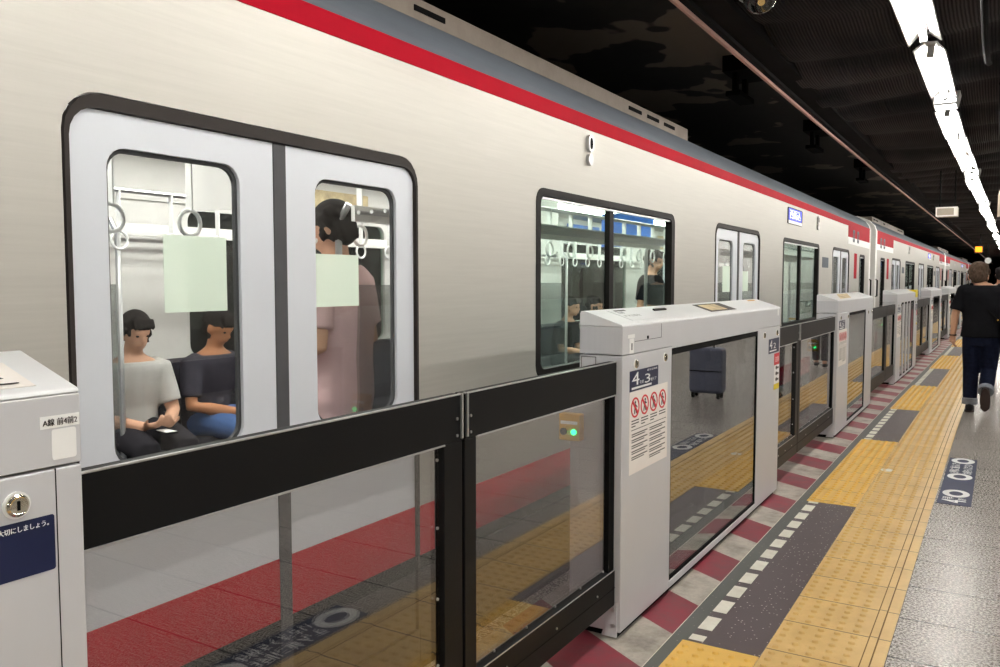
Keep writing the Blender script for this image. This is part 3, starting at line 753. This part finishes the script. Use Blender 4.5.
    for (a, b_) in segs:
        for xw, s_ in ((FARX+.05, 1), (-.055, -1)):
            pr2 = [(0, .12), (.40, .14), (.46, .40), (.44, .46), (.14, .44), (.06, .88), (0, .90)]
            ps = [(xw+s_*x, z) for x, z in pr2]
            if s_ < 0: ps = ps[::-1]
            MB().rings([[(x, y, z) for x, z in ps][::-1] for y in (a, b_)]).build('bench_seat', M['seat'], o, .01)
            # luggage rack with a pale front rail
            rk = MB()
            for q in range(5): rk.tube([(xw+s_*(.05+.07*q), a, 1.66), (xw+s_*(.05+.07*q), b_, 1.66)], .009, 6)
            R = rk.build('luggage_rack', M['bolt'], o)
            MB().box(xw+s_*.35, a, 1.625, xw+s_*.37, b_, 1.69).build('rack_front', M['inwhite'], R)
            for yy in (a+.02, b_-.02):
                MB().box(xw+s_*.02, yy-.008, .42, xw+s_*.47, yy+.008, 1.36).build('seat_partition', M['partition'], o, smooth=0)
                MB().tube([(xw+s_*.46, yy, .42), (xw+s_*.46, yy, 1.62), (xw+s_*.40, yy, 1.70)], .015, 8).build('grab_pole', M['bolt'], o)
    # posters over the windows and hung from the ceiling
    cols = ['inwhite', 'poster_warm', 'poster_blue', 'poster_green', 'inwhite']
    for k in range(10):
        y = -H+1.2+k*1.5
        MB().box(FARX+.05, y-.45, 1.86, FARX+.06, y+.45, 2.06).build('wall_poster', M[cols[(k*2) % 5]], o, smooth=0)
    for k, y in enumerate((-4.3, -1.4, .62, 3.8, 6.2)):
        MB().box(-1.55, y, 1.72, -1.0, y+.004, 2.05).build('hanging_poster', M[cols[k] if k in (2,) else 'inwhite'], o, smooth=0)
    for x in (-.62, -1.95): MB().tube([(x, -H+.3, 1.84), (x, H-.3, 1.84)], .013, 8).build('strap_rail', M['bolt'], o)
    if near:
        for x in (-.62, -1.95):
            y = -6.6
            while y < 6.8:
                if x > -1 or y < 4:
                    st = MB().box(x-.016, y-.003, 1.63, x+.016, y+.003, 1.845)
                    q = [(x+.0, y+.046*math.cos(t), 1.585+.046*math.sin(t)) for t in [2*PI*k/16 for k in range(17)]]
                    st.tube(q, .0075, 6); st.build('hanging_strap', M['white'], o)
                y += .31
        for c in DOORS[:2]:
            for sd in (-1, 1):
                MB().plate(fn, rect(*((c-.41, 1.29, c-.20, 1.50) if sd < 0 else (c+.157, 1.29, c+.375, 1.465))), (), -.0215, -.0205).build('pale_green_film', M['green_film'], o, smooth=0)
    return o
XT = -1.9
Y1 = 7.04
car = make_car('silver subway car with red stripes, nearest and largest, standing passengers behind its doors', True); car.location = (XT, Y1, 0)
base = make_car('silver subway car with red stripe, directly beyond the nearest car')
def put_car(o, ya, yb, x0=XT):
    p, q = Vector((x0+off(ya)-.02, ya, 0)), Vector((x0+off(yb)-.02, yb, 0)); d = q-p
    o.location = (p+q)/2; o.rotation_euler = (0, 0, math.atan2(-d.x, d.y))
put_car(base, 15.46, 31.46)
for k, w in ((1, 'third car of the train, partly behind the walking man'), (2, 'furthest car of the train, behind the walking man\'s head')):
    c = copy_tree(base); c['label'] = 'silver subway car, '+w; put_car(c, 15.46+16.42*k, 31.46+16.42*k)

# ------------------------------------------------------------------ platform lighting
def make_lamp(L=1.5):
    o = thing('strip_light', 'bare tube strip light', 'light', group='row of tube lights over the platform')
    pr_ = [(-.092, 0), (-.086, 0), (-.03, .052), (.03, .052), (.086, 0), (.092, 0), (.092, .006), (.034, .06), (-.034, .06), (-.092, .006)]
    MB().rings([[(x, y, z) for x, z in pr_] for y in (0, L)]).build('reflector', M['reflector'], o)
    MB().tube([(0, .12, .004), (0, L-.12, .004)], .0155, 10).build('tube', M['tube'], o)
    for y in (.075, L-.115):
        MB().box(-.02, y, -.016, .02, y+.04, .052).build('lamp_holder', M['reflector'], o, .003)
    MB().box(-.03, .05, .058, .03, L-.05, .10).build('ballast_box', M['rubber'], o)
    for y in (.3, L-.3): MB().tube([(0, y, .09), (0, y, .26)], .008, 6).build('hanger', M['rubber'], o)
    return o
LORD = ORD+['twelfth', 'thirteenth', 'fourteenth', 'fifteenth', 'sixteenth', 'seventeenth', 'eighteenth', 'nineteenth', 'twentieth', 'twenty-first', 'twenty-second', 'twenty-third', 'twenty-fourth', 'twenty-fifth', 'twenty-sixth', 'twenty-seventh', 'twenty-eighth', 'twenty-ninth', 'thirtieth', 'furthest']
L0 = make_lamp(1.55)
XL, ZL = -.44, 2.80
yy = [4.1-1.68*k for k in range(6, 0, -1)]+[4.1, 5.76, 7.86, 9.45, 11.05, 13.1, 14.7, 16.3, 18.4, 20, 21.6, 23.7, 25.3, 26.9, 29, 30.6, 32.2, 34.2, 35.8, 37.4, 39.4, 41, 42.6, 45, 47, 49, 51, 53, 55]
nv = 0
for i, y in enumerate(yy):
    o = L0 if i == 0 else copy_tree(L0)
    if y == 5.76: put(o, XL+.015, y, ZL-.02); o.rotation_euler[1] = .10
    else: put(o, XL, y, ZL+.03*math.sin(i*2.1)); o.rotation_euler[1] = .12*math.sin(i*1.7)
    o['label'] = {4.1: 'bare tube light at the top right, nearest of the row', 5.76: 'second tube light of the row, hanging just above the white emergency lamp'}.get(y, '%s bare tube light of the overhead row, counted from the camera' % LORD[max(0, i-6)] if y > 6 else 'bare tube strip light of the row above the platform, behind the camera')
for i, y in enumerate([-8+1.75*k for k in range(28)]):  # unseen second row, added to brighten the floor, gate fronts and lower train
    o = copy_tree(L0); put(o, 2.5, y, 2.80); o.rotation_euler[1] = 0; o['label'] = 'added tube light of an unseen second row on the right, lighting gate fronts and floor'
for i, y in enumerate((7.48, 12.72, 18.02, 23.3)):
    o = thing('emergency_lamp', 'white box lamp hanging in the row of tube lights, %s' % ('nearest of them' if i == 0 else ORD[i]+' from the camera'), 'light', group='box lamps in the light row')
    pr_ = [(-.085, 0), (.085, 0), (.105, .10), (-.105, .10)]
    MB().rings([[(x, y_, z) for x, z in pr_] for y_ in (0, .22)]).build('housing', M['reflector'], o, .004)
    MB().box(-.075, .01, -.004, .075, .21, .002).build('lamp_face', M['lampface'], o)
    MB().plate(endf(0, 0, 0), rect(-.075, .015, .075, .085), (), 0, .004).build('front_window', M['lampface'], o)
    MB().tube([(0, -.003, .05), (.0, -.02, .05)], .02, 10).build('bulb_boss', M['reflector'], o)
    MB().box(-.06, .04, .10, .06, .16, .22).build('mount', M['beige'], o, .003)
    put(o, XL+.01, y, ZL-.03)

# ------------------------------------------------------------------ things hung from the ceiling
o = thing('dome_camera', 'smoked glass dome security camera at the top edge of the picture', 'camera'); o.location = (-.95, 3.78, 2.585)
MB().tube([(0, 0, .10), (0, 0, .27)], .07, 20).build('mount', M['rubber'], o)
MB().tube([(0, 0, .045), (0, 0, .10)], .082, 24).build('collar', M['gunmetal'], o, .003)
MB().ball((0, 0, .05), .075, .075, .08, 28, 14, 0, .52).build('dome', glass('smoked_dome', (.35, .33, .32, 1), .09), o)
MB().ball((0, 0, .05), .045, .045, .05, 16, 8).build('camera_ball', M['gunmetal'], o)
MB().tube([(.01, -.02, .03), (.02, -.055, .0)], .016, 12).build('lens', M['chrome'], o)
MB().tube([(.088*math.cos(t), .088*math.sin(t), .047) for t in [2*PI*k/24 for k in range(25)]], .006, 6).build('trim_ring', M['bolt'], o)
o = thing('hanging_box', 'cream framed box hanging from the dark ceiling left of the light row', 'sign box')
MB().box(-.13, 0, 0, .13, .22, .125).build('case', M['beige'], o, .006)
MB().plate(endf(0, 0, 0), rect(-.13, 0, .13, .125), [rect(-.115, .016, .085, .109)[::-1]], 0, .012).build('rim', M['cream'], o)
for x in (-.09, .09): MB().tube([(x, .1, .12), (x, .1, .62)], .008, 6).build('hanger', M['rubber'], o)
put(o, -.70, 12.6, 2.245)
o = thing('orange_sign', 'small lit orange sign hanging far down the platform', 'sign')
MB().box(-.15, 0, .03, .08, .12, .24).build('case', M['gunmetal'], o, .006)
MB().plate(endf(-.035, 0, .135), rect(-.095, -.085, .095, .085), (), 0, .006).build('face', M['orange'], o)
MB().tube([(0, .06, .3), (0, .06, .75)], .02, 8).build('hanger', M['rubber'], o); put(o, -.86, 30, 2.25)
o = thing('round_clock', 'white ring clock hanging below the orange sign', 'clock')
MB().rings([[(r*math.cos(2*PI*k/24), y, r*math.sin(2*PI*k/24)) for k in range(24)] for y, r in ((0, .09), (-.04, .09), (-.05, .085), (-.05, .06), (-.03, .055), (-.03, .01))]).build('ring', M['white'], o)
MB().tube([(0, .0, .15), (0, .0, .5)], .015, 8).build('hanger', M['rubber'], o); put(o, -.62, 29.6, 2.02)
o = thing('ceiling_duct', 'beige grey duct elbow at the right edge under the ceiling', 'duct')
MB().tube([(0, 0, 0), (0, .02, .3), (.05, .06, .48), (.25, .1, .56), (.9, .1, .57)], .085, 16).build('duct', M['beige'], o)
MB().tube([(0, 0, -.005), (0, 0, .03)], .095, 16).build('collar', M['gunmetal'], o); put(o, -.03, 12.4, 2.17)
for k, (x, y, ln) in enumerate(((-.12, 4.6, 1.9), (-.05, 7.2, 2.6))):
    o = MB().tube([(x+off(y+ln*t), y+ln*t, 2.83-.12*math.sin(PI*t)) for t in [q/12 for q in range(13)]], .018, 10).build('ceiling_cable', M['rubber'])
    tag(o, ['thick black cable hanging right of the nearest tube lights', 'thick black cable sagging right of the further tube lights'][k], 'cable')

# ------------------------------------------------------------------ people
def lerp(a, b, t): return tuple(a[i]+(b[i]-a[i])*t for i in range(3))
def oval(c, rx, ry, n=18, tilt=None):
    q = [Vector((rx*math.cos(2*PI*k/n), ry*math.sin(2*PI*k/n), 0)) for k in range(n)]
    return [Vector(c)+((tilt @ p) if tilt else p) for p in q]
def head(mb, c, yaw=0., pitch=0., k=1.):
    """head with brow, nose, mouth, chin and ears; +y is the face"""
    R = Matrix.Rotation(yaw, 3, 'Z') @ Matrix.Rotation(pitch, 3, 'X'); c = Vector(c)
    P = lambda x, y, z: c+R @ (Vector((x, y, z))*k)
    mb.ball(c+R @ Vector((0, -.008, .02))*k, .074*k, .095*k, .092*k, 18, 12, rot=R)
    mb.ball(P(0, .022, -.045), .056*k, .066*k, .062*k, 16, 10, rot=R)
    mb.ball(P(0, .055, -.085), .026*k, .024*k, .022*k, 10, 8, rot=R)
    mb.tube([P(0, .083, .012), P(0, .103, -.022), P(0, .094, -.034)], [.008*k, .013*k, .011*k], 8)
    mb.tube([P(-.024, .08, -.058), P(0, .092, -.057), P(.024, .08, -.058)], [.006*k, .009*k, .006*k], 6)
    mb.tube([P(-.045, .07, .022), P(0, .09, .026), P(.045, .07, .022)], .011*k, 6)
    for s in (-1, 1): mb.ball(P(s*.075, -.01, -.018), .012*k, .022*k, .033*k, 10, 8, rot=R)
    return P, R
def hand(mb, w, d, palm, k=1., curl=.5, thumb=1):
    """palm with four bent fingers and a thumb: w wrist, d pointing direction, palm facing direction"""
    w, d, n = Vector(w), Vector(d).normalized(), Vector(palm).normalized(); n = (n-d*n.dot(d)).normalized(); s = d.cross(n)*thumb
    mb.tube([w-d*.02*k, w+d*.02*k, w+d*.085*k], [.026*k, .034*k, .038*k], 10, ry=.55)
    for i, (off_, ln) in enumerate(((.03, .068), (.011, .08), (-.009, .074), (-.028, .058))):
        b = w+d*.082*k+s*off_*k; a1 = curl*(.6+.12*i); a2 = curl*(1.5+.1*i)
        p1 = b+(d*math.cos(a1)+n*math.sin(a1))*ln*.5*k; p2 = p1+(d*math.cos(a2)+n*math.sin(a2))*ln*.5*k
        mb.tube([b-d*.02*k, b, p1, p2], [.0105*k, .0105*k, .0095*k, .0075*k], 8)
    b = w+d*.022*k+s*.026*k
    mb.tube([b, b+(d*.55+s*.75+n*.2)*.035*k, b+(d*.95+s*.8+n*.45)*.055*k], [.014*k, .012*k, .009*k], 8)
def eyes(P, k, par):
    for s in (-1, 1):
        e = MB(); e.ball(P(s*.031, .079, .004), .010*k, .008*k, .006*k, 10, 8); e.build('eye', M['hair2'], par)
def hair_cap(P, R, k, par, mat, back=True, fringe=.5, seed=1):
    rnd = random.Random(seed); h = MB()
    h.ball(P(0, -.022, .045), .084*k, .098*k, .086*k, 18, 12, rot=R)
    if back: h.ball(P(0, -.052, -.005), .078*k, .066*k, .085*k, 16, 10, rot=R)
    for i in range(26):
        a = rnd.uniform(-2.6, 2.6)-PI/2; z = rnd.uniform(-.05, .11)
        r = .083*math.sqrt(max(.05, 1-((z-.03)/.11)**2))
        b = P(r*math.cos(a), -.025+r*1.1*math.sin(a), z)
        e = P((r+.012)*math.cos(a+.2), -.025+(r+.012)*1.1*math.sin(a+.2), z-.035)
        h.tube([b, e], [.017*k, .008*k], 6)
    if fringe:
        for i in range(5): h.tube([P(-.05+.025*i, .05, .10), P(-.055+.027*i, .083, .062-.01*(i % 2)), P(-.055+.027*i, .086, .062-.03*fringe)], [.018*k, .014*k, .007*k], 6)
    return remeshed(h, 'hair', mat, par, .008, 2)

# --- the man walking away along the platform
k = .925
pm = thing('person', 'man in black T-shirt and cuffed dark jeans walking away along the platform', 'person')
J = dict(ls=(-.185, 0, 1.385), le=(-.265, -.03, 1.125), lw=(-.285, .03, .875), rs=(.185, 0, 1.385), re=(.26, -.06, 1.13), rw=(.325, -.16, .93),
         lh=(-.085, 0, .86), lk=(-.095, .07, .475), la=(-.095, .055, .085), rh=(.085, 0, .86), rk=(.082, .06, .48), ra=(.06, -.215, .265))
def torso(mb, g=0., zlow=.80, zhigh=1.45, lean=0.):
    rows = [(.78, .155, .10), (.86, .172, .112), (.95, .160, .108), (1.05, .152, .102), (1.18, .168, .108), (1.30, .188, .112), (1.37, .192, .102), (1.415, .165, .085), (1.445, .10, .066), (1.47, .06, .055)]
    mb.rings([oval((0, -.01*math.sin((z-.8)*4)+lean*(z-.8), z), rx+g, ry+g) for z, rx, ry in rows if zlow <= z <= zhigh])
b = MB(); torso(b, 0.01, .75, 1.5)
b.tube([(0, -.01, 1.40), (-.02, .01, 1.45), (-.05, .035, 1.52)], [.07, .066, .062], 12)
P, R = head(b, (-.055, .05, 1.555), .12, -.22, 1.2)
for a_, e_, w_, s in (('ls', 'le', 'lw', -1), ('rs', 're', 'rw', 1)):
    b.tube([J[a_], lerp(J[a_], J[e_], .4), J[e_], lerp(J[e_], J[w_], .35), J[w_]], [.058, .050, .041, .040, .028], 12)
    b.ball(J[a_], .062)
hand(b, J['lw'], (-.02, .12, -1), (.9, .25, 0), 1., .55, -1); hand(b, J['rw'], (.1, -.25, -1), (-.3, .9, 0), 1., 1.1, 1)
for h_, k_, a_ in (('lh', 'lk', 'la'), ('rh', 'rk', 'ra')):
    b.tube([J[h_], lerp(J[h_], J[k_], .5), J[k_], lerp(J[k_], J[a_], .35), J[a_]], [.088, .075, .056, .056, .038], 12)
b.tube([J['la'], (-.1, .05, .05), (-.1, .16, .035)], [.04, .042, .03], 10); b.tube([J['ra'], (.058, -.245, .225), (.06, -.2, .07)], [.04, .042, .03], 10)
remeshed(b.scale(k), 'body', M['skin'], pm, .0075, 2)
t = MB(); torso(t, .042, .8, 1.46)
for a_, e_, s in (('ls', 'le', -1), ('rs', 're', 1)):
    A = Vector(J[a_]); E_ = Vector(J[e_])
    t.tube([A+Vector((-s*.06, 0, .02)), A, A.lerp(E_, .55), A.lerp(E_, .86)], [.07, .078, .075, .080], 14); t.ball(A, .077, .075, .07)
for i in range(6): t.tube([(-.12+.05*i, -.125, 1.0+.03*(i % 2)), (-.1+.045*i, -.128, 1.18), (-.08+.03*i, -.118, 1.3)], [.004, .012, .004], 6)
remeshed(t.scale(k), 't_shirt', M['tee'], pm, .009, 3)
t = MB(); t.rings([oval((0, 0, z), rx, ry) for z, rx, ry in ((.76, .165, .118), (.84, .188, .13), (.93, .178, .122))])
for h_, k_, a_ in (('lh', 'lk', 'la'), ('rh', 'rk', 'ra')):
    H_, K_, A_ = Vector(J[h_]), Vector(J[k_]), Vector(J[a_])
    t.tube([H_+Vector((0, 0, .02)), H_.lerp(K_, .5), K_, K_.lerp(A_, .5), K_.lerp(A_, .84)], [.108, .098, .082, .078, .072], 14)
remeshed(t.scale(k), 'jeans', M['jeans'], pm, .009, 2)
for k_, a_ in (('lk', 'la'), ('rk', 'ra')):
    K_, A_ = Vector(J[k_]), Vector(J[a_]); c_ = MB()
    c_.tube([K_.lerp(A_, .80), K_.lerp(A_, .82), K_.lerp(A_, .99), K_.lerp(A_, 1.0)], [.07, .079, .080, .066], 16); c_.scale(k).build('jeans_cuff', M['cuff'], pm)
for an, toe, up, sl in ((Vector((-.095, .05, .07)), Vector((0, 1, -.02)), Vector((0, 0, 1)), 0), (Vector((.06, -.235, .245)), Vector((0, .22, -1)).normalized(), Vector((0, 1, .22)).normalized(), 1)):
    s_ = MB(); rt = Matrix((Vector((1, 0, 0)), toe, up)).transposed()
    T = lambda x, y, z: an+rt @ Vector((x, y, z))
    s_.rings([[T(w*math.cos(2*PI*q/14), y, zc+hh*math.sin(2*PI*q/14)) for q in range(14)] for y, w, zc, hh in ((-.085, .02, -.03, .025), (-.075, .036, -.02, .045), (-.03, .042, -.008, .058), (.03, .045, -.02, .048), (.09, .050, -.036, .034), (.15, .046, -.042, .027), (.178, .022, -.046, .018))])
    sh = s_.scale(k).build('shoe', M['shoe'], pm, smooth=60)
    s2 = MB(); s2.rings([[T(w*math.cos(2*PI*q/14), .045+l*math.sin(2*PI*q/14), z) for q in range(14)] for z, w, l in ((-.071, .044, .128), (-.071, .05, .137), (-.052, .05, .137), (-.05, .046, .13))])
    s2.scale(k).build('shoe_sole', M['sole'], sh)
Pk = lambda x, y, z: Vector(P(x, y, z))*k
hair_cap(Pk, R, k*1.2, pm, M['hair'], True, .4, 3); eyes(Pk, k*1.2, pm)
MB().tube([Vector(J['lw'])+Vector((.034*math.cos(t), .03*math.sin(t), .0)) for t in [2*PI*q/14 for q in range(15)]], .008, 6).scale(k).build('wristband', M['sole'], pm)
PX, PY = -.155-off(9.95), 9.95
pm.location = (PX+off(9.95), PY, 0.0)
# shoulder bag
o = thing('shoulder_bag', 'black crossbody bag with long strap on the walking man\'s right hip', 'bag'); o.location = pm.location
pts = [(-.115, .06, 1.445), (-.118, -.02, 1.465), (-.10, -.085, 1.425), (-.04, -.135, 1.30), (.05, -.145, 1.18), (.13, -.145, 1.08), (.19, -.11, 1.0), (.215, -.05, .95)]
MB().tube([Vector(p)*k for p in pts], .016, 8, ry=.35).build('strap', M['rubber'], o)
MB().box(.19, -.15, .80, .29, .06, 1.0).scale(k).build('bag_body', M['shoe'], o, .02)
MB().plate(lambda u, v, w: ((u*.8-v*.5-.085)*k, (-.118-w)*k, (1.385+u*.45+v*.8)*k), rr(-.032, -.015, .032, .015, .014), [rr(-.02, -.006, .02, .006, .005)[::-1]], .0, .006).build('strap_buckle', M['white'], o)
MB().box(.145, -.155, 1.055, .16, -.14, 1.07).scale(k).build('strap_clip', M['mustard'], o)
# suitcase that he pulls, seen mirrored in the pane of the middle cabinet
o = thing('suitcase', 'grey blue wheeled suitcase beside the walking man, mirrored in the middle cabinet\'s pane', 'suitcase')
MB().box(-.2, -.11, .06, .2, .11, .60).build('shell', M['case'], o, .045)
MB().box(-.19, -.115, .32, .19, .115, .33).build('zip_seam', M['rubber'], o)
for x in (-.15, .15):
    for y in (-.07, .07):
        w_ = MB().tube([(x-.012, y, .028), (x+.012, y, .028)], .028, 14).build('wheel', M['rubber'], o)
        MB().box(x-.018, y-.015, .03, x+.018, y+.015, .065).build('wheel_fork', M['gunmetal'], w_)
MB().tube([(-.09, -.06, .58), (-.09, -.06, .80), (.09, -.06, .80), (.09, -.06, .58)], .009, 8).build('pull_handle', M['gunmetal'], o)
o.location = (.52, 9.6, 0)

# --- second walker far ahead, cut by the right edge
p2 = thing('person', 'far off dark-haired person in pale top, at the right edge behind the walking man', 'person')
b = MB(); torso(b, 0, .75, 1.5); b.tube([(0, 0, 1.42), (0, .01, 1.55)], .056, 10); P2, R2 = head(b, (0, .02, 1.60))
for s in (-1, 1):
    b.tube([(s*.185, 0, 1.38), (s*.245, -.02, 1.12), (s*.25, .05, .88)], [.056, .042, .03], 10); hand(b, (s*.25, .05, .88), (0, .1, -1), (-s, 0, 0), 1., .6, s)
    b.tube([(s*.085, 0, .86), (s*.09, .04*s, .47), (s*.09, .12*s, .07)], [.088, .058, .04], 10); b.tube([(s*.09, .12*s, .05), (s*.09, .12*s+.12, .035)], [.04, .03], 10)
remeshed(b.scale(.92), 'body', M['skin'], p2, .012, 2)
t = MB(); torso(t, .02, .8, 1.46)
for s in (-1, 1): t.tube([(s*.13, 0, 1.39), (s*.19, 0, 1.37), (s*.24, -.02, 1.14)], [.07, .075, .066], 12)
remeshed(t.scale(.92), 't_shirt', M['tee_grey'], p2, .012, 3)
t = MB(); t.rings([oval((0, 0, z), .18, .12) for z in (.78, .84, .92)])
for s in (-1, 1): t.tube([(s*.085, 0, .86), (s*.09, .04*s, .47), (s*.09, .115*s, .12)], [.105, .078, .062], 12)
remeshed(t.scale(.92), 'trousers', M['trousers'], p2, .012, 2)
for s in (-1, 1): MB().ball((s*.09, .12*s+.05, .045), .045, .125, .042).scale(.92).build('shoe', M['shoe'], p2)
Q2 = lambda x, y, z: Vector(P2(x, y, z))*.92
hair_cap(Q2, R2, .92, p2, M['hair2'], True, .4, 5); eyes(Q2, .92, p2)
p2.location = (.0, 14.0, 0)

# --- passengers inside the nearest car
def sitter(label, loc, rz, shirt, legs, skin, seed, lookdown=.35, arm='phone'):
    o = thing('person', label, 'person', loc, rz); k = .92
    b = MB(); hz = .45
    rows = [(.46, .165, .13, 0), (.56, .16, .115, -.01), (.70, .158, .108, .0), (.84, .18, .11, .03), (.93, .185, .10, .05), (.98, .15, .085, .06), (1.01, .09, .066, .065), (1.03, .06, .055, .07)]
    b.rings([oval((0, y, z), rx, ry) for z, rx, ry, y in rows])
    b.tube([(0, .06, .99), (0, .10, 1.11)], .055, 10); P, R = head(b, (0, .125, 1.16), 0, -lookdown)
    for s in (-1, 1):
        S_, E_, W_ = (s*.18, .05, .93), (s*.235, .10, .66), (s*.075, .34, .62)
        b.tube([S_, lerp(S_, E_, .5), E_, lerp(E_, W_, .4), W_], [.058, .05, .042, .04, .029], 12)
        hand(b, W_, (-s*.45, .8, .15), (-s*.3, 0, 1), 1., .8, s)
        b.tube([(s*.09, .02, .53), (s*.11, .25, .54), (s*.12, .45, .50), (s*.12, .47, .3), (s*.12, .44, .08)], [.09, .08, .062, .056, .04], 12)
        b.tube([(s*.12, .43, .05), (s*.12, .56, .035)], [.042, .03], 10)
    remeshed(b.scale(k), 'body', skin, o, .011, 2)
    t = MB(); t.rings([oval((0, y, z), rx+.02, ry+.02) for z, rx, ry, y in rows[:-2]])
    for s in (-1, 1):
        S_, E_ = Vector((s*.18, .05, .93)), Vector((s*.235, .10, .66)); t.tube([S_+Vector((-s*.05, 0, .01)), S_, S_.lerp(E_, .5), S_.lerp(E_, .8)], [.066, .074, .07, .066], 12)
    remeshed(t.scale(k), 't_shirt', shirt, o, .012, 3)
    t = MB(); t.rings([oval((0, y, z), .18, .14) for z, y in ((.44, 0), (.5, .0), (.56, 0))])
    for s in (-1, 1): t.tube([(s*.09, .02, .53), (s*.11, .25, .54), (s*.12, .45, .50), (s*.12, .475, .3), (s*.12, .445, .12)], [.1, .098, .08, .074, .06], 12)
    remeshed(t.scale(k), 'trousers', legs, o, .012, 2)
    for s in (-1, 1): MB().ball((s*.12, .5, .045), .045, .125, .042).scale(k).build('shoe', M['shoe'], o)
    Q = lambda x, y, z: Vector(P(x, y, z))*k
    hair_cap(Q, R, k, o, M['hair2'], True, .6, seed); eyes(Q, k, o); return o
ZF = .03
sitter('seated man in light grey T-shirt, hands on a phone, behind the left door window', (XT-2.28, 2.86, ZF), -PI/2-.15, M['tee_grey'], M['trousers'], M['skin'], 11)
o = thing('phone', 'dark phone in the hands of the seated man in grey', 'phone', (XT-2.28, 2.86, ZF), -PI/2-.15)
MB().box(-.035, .38, .59, .035, .52, .60).scale(.92).build('phone_body', M['rubber'], o, .004); MB().box(-.03, .39, .60, .03, .51, .602).scale(.92).build('phone_screen', M['print_white'], o)
sitter('seated person in charcoal top and blue jeans, right of the man in grey', (XT-2.28, 3.40, ZF), -PI/2+.1, M['tee_char'], M['jeans_blue'], M['skin2'], 12, .5)
sitter('seated passenger in dark top, low in the left half of the large window', (XT-2.28, 8.25, ZF), -PI/2, M['tee'], M['trousers'], M['skin'], 13, .1)
sitter('seated passenger in pale top, low in the large window beside the dark one', (XT-2.28, 8.85, ZF), -PI/2+.1, M['tee_grey'], M['jeans_blue'], M['skin'], 17, .2)
def stander(label, loc, rz, shirt, legs, skin, seed, hairmat):
    o = thing('person', label, 'person', loc, rz); k = .98
    b = MB(); torso(b, 0, .75, 1.5); b.tube([(0, 0, 1.42), (0, .02, 1.55)], .056, 10); P, R = head(b, (0, .035, 1.60), 0, -.3)
    for s in (-1, 1):
        S_, E_, W_ = ((-.185, 0, 1.38), (-.25, -.03, 1.10), (-.13, .20, 1.02)) if s < 0 else ((.185, 0, 1.38), (.245, -.03, 1.11), (.14, .2, 1.06))
        b.tube([S_, lerp(S_, E_, .5), E_, lerp(E_, W_, .4), W_], [.056, .048, .041, .038, .028], 12); hand(b, W_, (-s*.5, .8, .2), (-s*.2, 0, 1), 1., .8, s)
        b.tube([(s*.085, 0, .86), (s*.09, .02, .47), (s*.09, 0, .07)], [.088, .058, .04], 10); b.tube([(s*.09, 0, .05), (s*.09, .12, .035)], [.04, .03], 10)
    remeshed(b.scale(k), 'body', skin, o, .011, 2)
    t = MB(); torso(t, .024, .75, 1.46)
    for s in (-1, 1): t.tube([(s*.13, 0, 1.39), (s*.19, 0, 1.37), (s*.235, -.02, 1.17)], [.07, .075, .068], 12)
    remeshed(t.scale(k), 't_shirt', shirt, o, .012, 3)
    t = MB(); t.rings([oval((0, 0, z), .185, .125) for z in (.76, .84, .92)])
    for s in (-1, 1): t.tube([(s*.085, 0, .86), (s*.09, .02, .47), (s*.09, 0, .12)], [.105, .078, .066], 12)
    remeshed(t.scale(k), 'trousers', legs, o, .012, 2)
    for s in (-1, 1): MB().ball((s*.09, .05, .045), .045, .125, .042).scale(k).build('shoe', M['shoe'], o)
    Q = lambda x, y, z: Vector(P(x, y, z))*k
    hair_cap(Q, R, k, o, hairmat, True, .5, seed); eyes(Q, k, o); return o
stander('standing person in a pink T-shirt behind the right door window', (XT-.55, 2.70, ZF), PI/2+.25, M['tee_pink'], M['tee_pink'], M['skin'], 14, M['hair2'])
stander('standing passenger in black behind the large window, near its right edge', (XT-1.3, 8.4, ZF), -PI/2, M['tee'], M['trousers'], M['skin'], 15, M['hair2'])

# ------------------------------------------------------------------ camera, world, render look
cam = bpy.data.cameras.new('camera'); co = bpy.data.objects.new('camera', cam); C.objects.link(co)
cam.sensor_width = 36; cam.lens = 36*825/1000; cam.clip_start = .02; cam.clip_end = 300
yaw, pit = math.radians(31.219), math.radians(3.593)
F_ = Vector((-math.sin(yaw)*math.cos(pit), math.cos(yaw)*math.cos(pit), -math.sin(pit)))
co.rotation_euler = F_.to_track_quat('-Z', 'Y').to_euler(); co.location = (0, 0, 1.3735)
S.camera = co
w = bpy.data.worlds.new('world'); S.world = w; w.use_nodes = True
w.node_tree.nodes['Background'].inputs[0].default_value = (.9, .95, 1, 1); w.node_tree.nodes['Background'].inputs[1].default_value = .03
S.view_settings.view_transform = 'Standard'; S.view_settings.look = 'None'; S.view_settings.gamma = 1; S.view_settings.use_curve_mapping = False
S.view_settings.exposure = 0.2
S.cycles.sample_clamp_indirect = 4; S.cycles.max_bounces = 8; S.cycles.transparent_max_bounces = 24; S.cycles.glossy_bounces = 5
S.cycles.use_denoising = True
